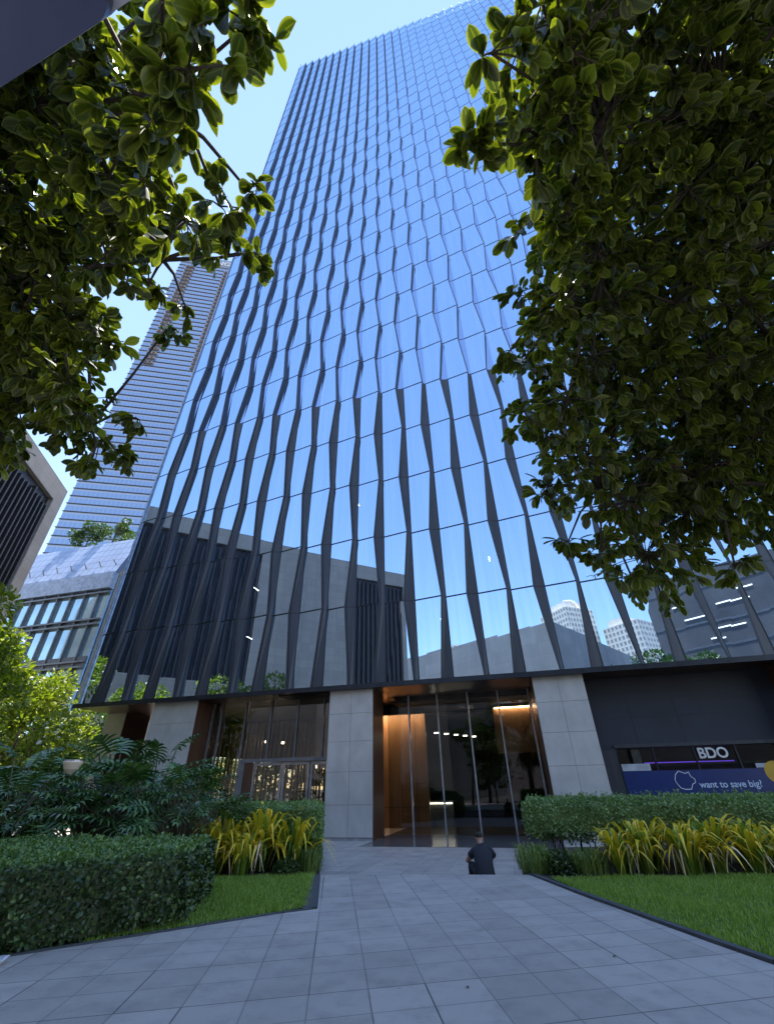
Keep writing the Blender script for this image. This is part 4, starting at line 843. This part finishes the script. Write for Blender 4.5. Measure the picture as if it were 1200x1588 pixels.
PL = [(-5.0, 12.3, 1.25, 'rightmost split-leaf plant, fanned leaves in front of the lobby entrance'), (-6.3, 13.4, 1.5, 'split-leaf plant second from the right, before the left pillar'),
      (-7.4, 12.6, 1.45, 'split-leaf plant behind the corner of the big hedge'), (-8.0, 14.6, 1.75, 'tall split-leaf plant in the back row before the corner pillar'),
      (-8.6, 11.6, 1.4, 'split-leaf plant over the middle of the big hedge'), (-9.9, 13.4, 1.55, 'split-leaf plant beside the small round lamp'),
      (-10.4, 11.0, 1.5, 'split-leaf plant near the left edge above the hedge'), (-11.6, 14.9, 1.5, 'back-row split-leaf plant under the bright trees'),
      (-12.0, 12.4, 1.35, 'split-leaf plant cut by the left edge of the picture'), (-6.9, 15.6, 1.35, 'back-row split-leaf plant right of the round lamp'), (-9.6, 16.6, 1.5, 'farthest split-leaf plant under the tower corner'),
      (-7.9, 10.9, .85, 'low split-leaf plant drooping just behind the big hedge')]
for k, (x, y, s_, lb) in enumerate(PL):
    o = PP[k % 3] if k % 3 not in pu else copy_tree(PP[k % 3]); pu.add(k % 3)
    o.location = (x, y, -.015); o.rotation_euler = (0, 0, random.uniform(0, 6.28)); o.scale = (s_, s_, s_); tag(o, lb, 'plant', 'split-leaf plants')

# lawns (stuff)
def lawn(poly, n, z, label, y0=None):
    xs_ = [p[0] for p in poly]; ys_ = [p[1] for p in poly]; X = rs.uniform(min(xs_), max(xs_), n*3); Y = rs.uniform(min(ys_), max(ys_), n*3)
    c = np.zeros(len(X), bool); j = len(poly)-1
    for i in range(len(poly)):
        xi, yi = poly[i]; xj, yj = poly[j]; c ^= ((yi > Y) != (yj > Y)) & (X < (xj-xi)*(Y-yi)/(yj-yi+1e-9)+xi); j = i
    X = X[c][:n]; Y = Y[c][:n]; n = len(X); a = rs.uniform(0, 6.28, n); h = rs.uniform(.025, .065, n)*(1+.25*np.sin(X*3.1+Y*2.3)); ln_ = rs.uniform(-.6, .6, (n, 2))*h[:, None]
    w_ = .0075; B = np.c_[X, Y, np.full(n, z)]; S = np.c_[np.cos(a), np.sin(a), np.zeros(n)]*w_
    V = np.stack([B-S, B+S, B+np.c_[ln_, h]], 1).reshape(-1, 3); F = np.arange(3*n).reshape(-1, 3).tolist()
    o = cloud('lawn_grass', M['grass'], V, F); tag(o, label, 'grass', None, 'stuff'); return o
lawn([p for p in LL], 26000, -.004, 'small patch of short green lawn left of the path')
lawn([(3.9, 6.15), (4.9, 3.4), (12, 3.4), (12, 10.75), (8, 10.95), (3.1, 11.1), (3.2, 9.63), (3.56, 7.9), (3.75, 6.83)], 110000, -.004, 'short green lawn sloping away at the right of the path')

# ================================================================ SMALL THINGS
lamp = empty('bollard_lamp', (-7.62, 11.75, .2), label='small garden lamp with a round frosted shade among the split-leaf plants', cat='lamp')
b = MB(); b.bar((0, 0, -.23), (0, 0, 1.72), .035, .03, 10); b.build('pole', M['trim'], lamp)
b = MB(); n_ = 20
prof = [(.05, 1.74), (.15, 1.84), (.21, 1.98), (.20, 2.0)]
for (r0, z0_), (r1, z1_) in zip(prof[:-1], prof[1:]):
    for k in range(n_):
        a, c = 2*math.pi*k/n_, 2*math.pi*(k+1)/n_
        b.quad((r0*math.cos(a), r0*math.sin(a), z0_), (r0*math.cos(c), r0*math.sin(c), z0_), (r1*math.cos(c), r1*math.sin(c), z1_), (r1*math.cos(a), r1*math.sin(a), z1_))
b.build('lamp_shade', simple('frosted_shade', (.7, .55, .42), .5, var=.05), lamp, True)
b = MB(); b.prism([(.2*math.cos(2*math.pi*k/n_), .2*math.sin(2*math.pi*k/n_)) for k in range(n_)], 2.0, 2.03); b.build('lamp_cap', M['mull'], lamp)

# dark cabinet jutting in overhead at the top left, on a post outside the frame
e1 = Vector((-.947, .322, 0)); e2 = Vector((-.322, -.947, 0)); p0 = Vector((-.64, .215, 0))
pan = empty('overhead_light_panel', (-2.45, -.1, -.0), label='dark blue metal cabinet with a rounded corner jutting in overhead at the top left', cat='street lamp')
def pl(a, b_): q = p0+e1*a+e2*b_; return (q.x+2.45, q.y+.1)
def rounded(w0, w1, h0, h1, r, rc):
    pts = []
    for (cx_, cy_, a0) in ((w0+r, h0+r, 180), (w1-.03, h0+.03, 270), (w1-.03, h1-.03, 0), (w0+rc, h1-rc, 90)):
        rr_ = r if (cx_, cy_) == (w0+r, h0+r) else (.03 if cx_ != w0+rc else rc)
        for k in range(7): t = R(a0+90*k/6); pts.append(pl(cx_+rr_*math.cos(t), cy_+rr_*math.sin(t)))
    return pts
z1 = 3.2; OZP = 0
m = MB(); m.prism(rounded(0, 1.95, 0.01, .62, .07, .07)[::-1], z1, z1+.1); bd = m.build('cabinet', simple('dark_blue_enamel', (.07, .085, .16), .3, .5, var=.1), pan)
m = MB(); m.prism(rounded(-.17, 1.94, .012, .6, .02, .02)[::-1], z1+.05, z1+.065); m.build('cabinet_lid', simple('pale_blue_metal', (.5, .54, .62), .4, .4), pan)
m = MB(); m.bar((0, 0, -.46), (0, 0, 3.2), .07, .06, 12); m.bar((0, 0, 3.16), (pl(1.9, .3)[0], pl(1.9, .3)[1], 3.22), .05, .05, 8); m.build('post', M['trim'], pan)
m = MB()
for a in (.62, 1.02): q = pl(a, .0); m.bar((q[0], q[1], z1-.004), (q[0]+.01, q[1]+.01, z1+.05), .008, .008, 6)
m.build('clip', M['mull'], pan)

# white box lid at the left edge of the paving
wb = empty('white_tray', (-4.4, 6.45, 0.004), .45, label='small white tray lying on the paving at the left edge', cat='tray')
m = MB(); m.hexa([(-.22, -.07, 0), (.10, -.07, 0), (.13, .07, 0), (-.22, .07, 0)], [(-.26, -.11, .05), (.15, -.11, .05), (.18, .11, .05), (-.26, .11, .05)]); m.build('tray_body', M['white'], wb)
m = MB(); m.box(-.25, -.1, .051, .14, .1, .056); m.build('tray_lid', simple('grey_lid', (.5, .5, .55), .4), wb)

for (x_, y_, a_) in ((.66, 5.62, .4), (2.35, 6.4, 1.9), (1.35, 9.2, .9)):
    V, F, Mg = OV5; V = np.array(V)*.055; c_, s_ = math.cos(a_), math.sin(a_)
    m = MB(); m.v = [(v[0]*c_-v[1]*s_, v[0]*s_+v[1]*c_, max(.001, .009+v[2])) for v in V]; m.f = [tuple(f) for f in F]; m.m = [0]*len(F)
    tag(m.build('fallen_leaf', M['bark'], loc=(x_, y_, .0)), 'small dry brown leaf lying on the grey paving slabs', 'leaf', 'fallen leaves on the paving')
# ================================================================ PEOPLE
def skin_mesh(name, verts, edges, mt, parent, sub=2, root=0):
    me = bpy.data.meshes.new(name); me.from_pydata([v[:3] for v in verts], edges, []); o = bpy.data.objects.new(name, me); col.objects.link(o)
    sk = o.modifiers.new('s', 'SKIN'); sk.use_smooth_shade = True
    for i, v in enumerate(verts):
        sv = me.skin_vertices[0].data[i]; r = v[3]; sv.radius = (r, v[4] if len(v) > 4 else r); sv.use_root = (i == root)
    ss = o.modifiers.new('u', 'SUBSURF'); ss.levels = sub; ss.render_levels = sub
    dg = bpy.context.evaluated_depsgraph_get(); dg.update(); nm = bpy.data.meshes.new_from_object(o.evaluated_get(dg))
    bpy.data.objects.remove(o); nm.materials.clear(); nm.materials.append(mt); nm.polygons.foreach_set('use_smooth', [True]*len(nm.polygons))
    o = bpy.data.objects.new(name, nm); col.objects.link(o); o.parent = parent; return o
M['skin'] = simple('skin', (.36, .2, .14), .5, var=.08); M['shirt'] = simple('black_cotton', (.012, .014, .022), .85, var=.3, scale=20, bmp=.3)
M['pants'] = simple('dark_trousers', (.02, .022, .03), .85, var=.3, scale=20); M['hair'] = simple('dark_hair', (.02, .015, .012), .7, var=.4, scale=60, bmp=.6)
# seated man: local +y is the way he faces (away from the camera), origin on the tread under his pelvis
man = empty('person', (1.93, 11.78, -.148), R(-2), label='short-haired man in a black T-shirt sitting on the step with his back turned', cat='person')
# body (skin): neck, head, arms, hands, ankles in one continuous surface from the pelvis
BV = [(0, 0, .12, .11, .07), (0, .03, .28, .1, .06), (0, .10, .42, .11, .06), (0, .15, .50, .08, .05), (-.01, .2, .59, .052, .052), (-.015, .24, .65, .056, .06),
      (-.02, .265, .70, .074, .085), (-.02, .26, .765, .078, .092), (-.02, .25, .812, .05, .06),
      (-.17, .14, .50, .04, .04), (-.265, .22, .41, .046, .046), (-.33, .33, .30, .038, .038), (-.24, .42, .33, .031, .03), (-.14, .50, .36, .024, .02), (-.08, .54, .36, .030, .016),
      (.17, .14, .50, .04, .04), (.24, .26, .39, .046, .046), (.20, .38, .29, .038, .038), (.10, .47, .32, .03, .03), (.02, .52, .35, .024, .02), (-.03, .56, .36, .03, .016),
      (-.10, .06, .10, .10, .09), (-.24, .36, .26, .065, .065), (-.22, .48, .0, .05, .05), (-.21, .50, -.22, .035, .035),
      (.10, .06, .10, .10, .09), (.16, .40, .22, .065, .065), (.17, .50, -.02, .05, .05), (.17, .52, -.22, .035, .035)]
BE = [(0, 1), (1, 2), (2, 3), (3, 4), (4, 5), (5, 6), (6, 7), (7, 8), (3, 9), (9, 10), (10, 11), (11, 12), (12, 13), (13, 14), (3, 15), (15, 16), (16, 17), (17, 18), (18, 19), (19, 20), (0, 21), (21, 22), (22, 23), (23, 24), (0, 25), (25, 26), (26, 27), (27, 28)]
skin_mesh('body', BV, BE, M['skin'], man)
k_ = 1.12
SV = [(0, 0, .04, .235, .165), (0, .0, .19, .225, .16), (0, .035, .33, .225, .155), (0, .09, .45, .235, .145), (0, .135, .53, .19, .125), (-.005, .19, .60, .085, .085),
      (-.18, .14, .535, .085, .085), (-.25, .2, .43, .075, .078), (.18, .14, .535, .085, .085), (.23, .235, .43, .075, .078)]
m = MB(); rings = [(-.03, -.0, .235, .165), (.1, 0, .222, .16), (.22, .015, .222, .157), (.33, .04, .232, .15), (.42, .07, .24, .14), (.49, .105, .232, .128), (.545, .14, .19, .11), (.585, .17, .13, .092), (.615, .195, .082, .075), (.63, .205, .066, .064)]
KR = 24
for (z_, cy_, rx_, ry_) in rings:
    for k in range(KR):
        t = 2*math.pi*k/KR; wv = 1+.018*math.sin(5*t+z_*17)+.012*math.sin(9*t-z_*30)
        m.v.append((rx_*.86*wv*math.copysign(abs(math.cos(t))**.85, math.cos(t)), cy_+ry_*wv*math.copysign(abs(math.sin(t))**.85, math.sin(t)), z_+.008*math.sin(3*t)))
for j in range(len(rings)-1):
    for k in range(KR): q = (k+1) % KR; m.f.append((j*KR+k, j*KR+q, (j+1)*KR+q, (j+1)*KR+k)); m.m.append(0)
for sx_, ex, ey in ((-1, -.262, .205), (1, .25, .24)):
    m.tube([(sx_*.08, .13, .53), (sx_*.145, .14, .515), (sx_*.195, .165, .475), (ex, ey, .41)], [.055, .072, .074, .068], 14)
m.build('t_shirt', M['shirt'], man, True)
TV = [(0, .02, .10, .16, .12), (-.11, .10, .12, .105, .1), (-.245, .36, .27, .078, .078), (-.225, .48, .0, .062, .062), (-.215, .50, -.2, .052, .052), (.11, .10, .12, .105, .1), (.165, .40, .23, .078, .078), (.175, .50, -.02, .062, .062), (.175, .52, -.2, .052, .052)]
skin_mesh('trousers', TV, [(0, 1), (1, 2), (2, 3), (3, 4), (0, 5), (5, 6), (6, 7), (7, 8)], M['pants'], man)
skin_mesh('hair', [(-.02, .22, .71, .076, .066), (-.02, .24, .775, .092, .104), (-.02, .25, .835, .072, .08)], [(0, 1), (1, 2)], M['hair'], man)
for sx_ in (-1, 1):
    skin_mesh('ear', [(-.02+sx_*.078, .262, .70, .011, .018), (-.02+sx_*.084, .26, .73, .013, .022)], [(0, 1)], M['skin'], man, 1)
    skin_mesh('eye', [(-.02+sx_*.028, .345, .715, .008, .008), (-.02+sx_*.03, .347, .716, .008, .008)], [(0, 1)], M['white'], man, 1)
    skin_mesh('shoe', [(sx_*.19-.02, .48, -.262, .045, .035), (sx_*.19-.02, .60, -.27, .045, .026), (sx_*.19-.02, .70, -.275, .035, .02)], [(0, 1), (1, 2)], M['pants'], man)
skin_mesh('nose', [(-.02, .34, .715, .012, .01), (-.02, .36, .685, .015, .013)], [(0, 1)], M['skin'], man, 1)
for hx, hy, hz, sg in ((-.08, .54, .36, 1), (-.03, .56, .36, -1)):
    for q, ln_ in enumerate((.07, .078, .072, .058)):
        y0 = hy+.0; x0 = hx+sg*.01; z0_ = hz+.026-.016*q
        skin_mesh('finger', [(x0, y0, z0_, .008, .008), (x0+sg*ln_*.5, y0+.03, z0_-.004, .0075, .0075), (x0+sg*ln_*.75, y0+.012, z0_-.012, .0065, .0065)], [(0, 1), (1, 2)], M['skin'], man, 1)
    skin_mesh('thumb', [(hx, hy-.01, hz+.02, .009, .009), (hx+sg*.02, hy-.02, hz+.05, .008, .008), (hx+sg*.04, hy-.01, hz+.065, .007, .007)], [(0, 1), (1, 2)], M['skin'], man, 1)
ph = empty('phone', (1.93-.055, 11.78+.565, -.148+.39), 0, label='small dark phone held in the seated man\'s hands', cat='phone')
m = MB(); m.box(-.036, -.005, -.05, .036, .005, .09); po = m.build('phone_body', M['trim'], ph); ph.rotation_euler = (R(50), 0, 0)
m = MB(); m.box(-.032, -.007, -.045, .032, -.0052, .085); m.build('screen', M['black'], ph)
def walker(x, y, z, rz, label, h=1.7, bag=True):
    p = empty('person', (x, y, z), rz, label=label, cat='person'); s_ = h/1.72
    v = [(0, 0, .95, .13, .1), (0, 0, 1.15, .12, .09), (0, 0, 1.36, .16, .09), (0, 0, 1.47, .05, .05), (0, .01, 1.56, .07, .08), (0, .01, 1.66, .06, .07),
         (-.18, 0, 1.40, .05, .05), (-.23, .02, 1.13, .04, .04), (-.24, .1, .9, .032, .032), (-.24, .12, .8, .03, .018),
         (.18, 0, 1.40, .05, .05), (.23, .0, 1.13, .04, .04), (.24, .05, .9, .032, .032), (.24, .06, .8, .03, .018),
         (-.1, .02, .85, .09, .09), (-.11, .12, .48, .06, .06), (-.11, .05, .08, .04, .04), (-.11, .2, .03, .04, .025),
         (.1, 0, .85, .09, .09), (.11, -.02, .48, .06, .06), (.11, -.12, .08, .04, .04), (.11, .03, .03, .04, .025)]
    v = [(a*s_, b_*s_, c*s_, r*s_, q*s_) for a, b_, c, r, q in v]
    skin_mesh('body', v, [(0, 1), (1, 2), (2, 3), (3, 4), (4, 5), (2, 6), (6, 7), (7, 8), (8, 9), (2, 10), (10, 11), (11, 12), (12, 13), (0, 14), (14, 15), (15, 16), (16, 17), (0, 18), (18, 19), (19, 20), (20, 21)], M['skin'], p)
    c = [(a, b_, z_, r*1.14, q*1.14) for (a, b_, z_, r, q) in v]
    skin_mesh('clothes', [c[0], c[1], c[2], c[6], c[7], c[10], c[11], c[14], c[15], c[16], c[18], c[19], c[20]], [(0, 1), (1, 2), (2, 3), (3, 4), (2, 5), (5, 6), (0, 7), (7, 8), (8, 9), (0, 10), (10, 11), (11, 12)], M['pants'], p)
    skin_mesh('hair', [(0, -.01*s_, 1.6*s_, .073*s_, .083*s_), (0, 0, 1.68*s_, .066*s_, .075*s_)], [(0, 1)], M['hair'], p)
    return p
q = W(-13.0, 3.0, -.43); walker(q[0], q[1], q[2], R(150), 'dark-clothed person walking inside the entrance doors, left of the pair', 1.66)
q = W(-12.35, 3.4, -.43); walker(q[0], q[1], q[2], R(20), 'dark-clothed standing person inside the entrance doors, right of the pair', 1.74)
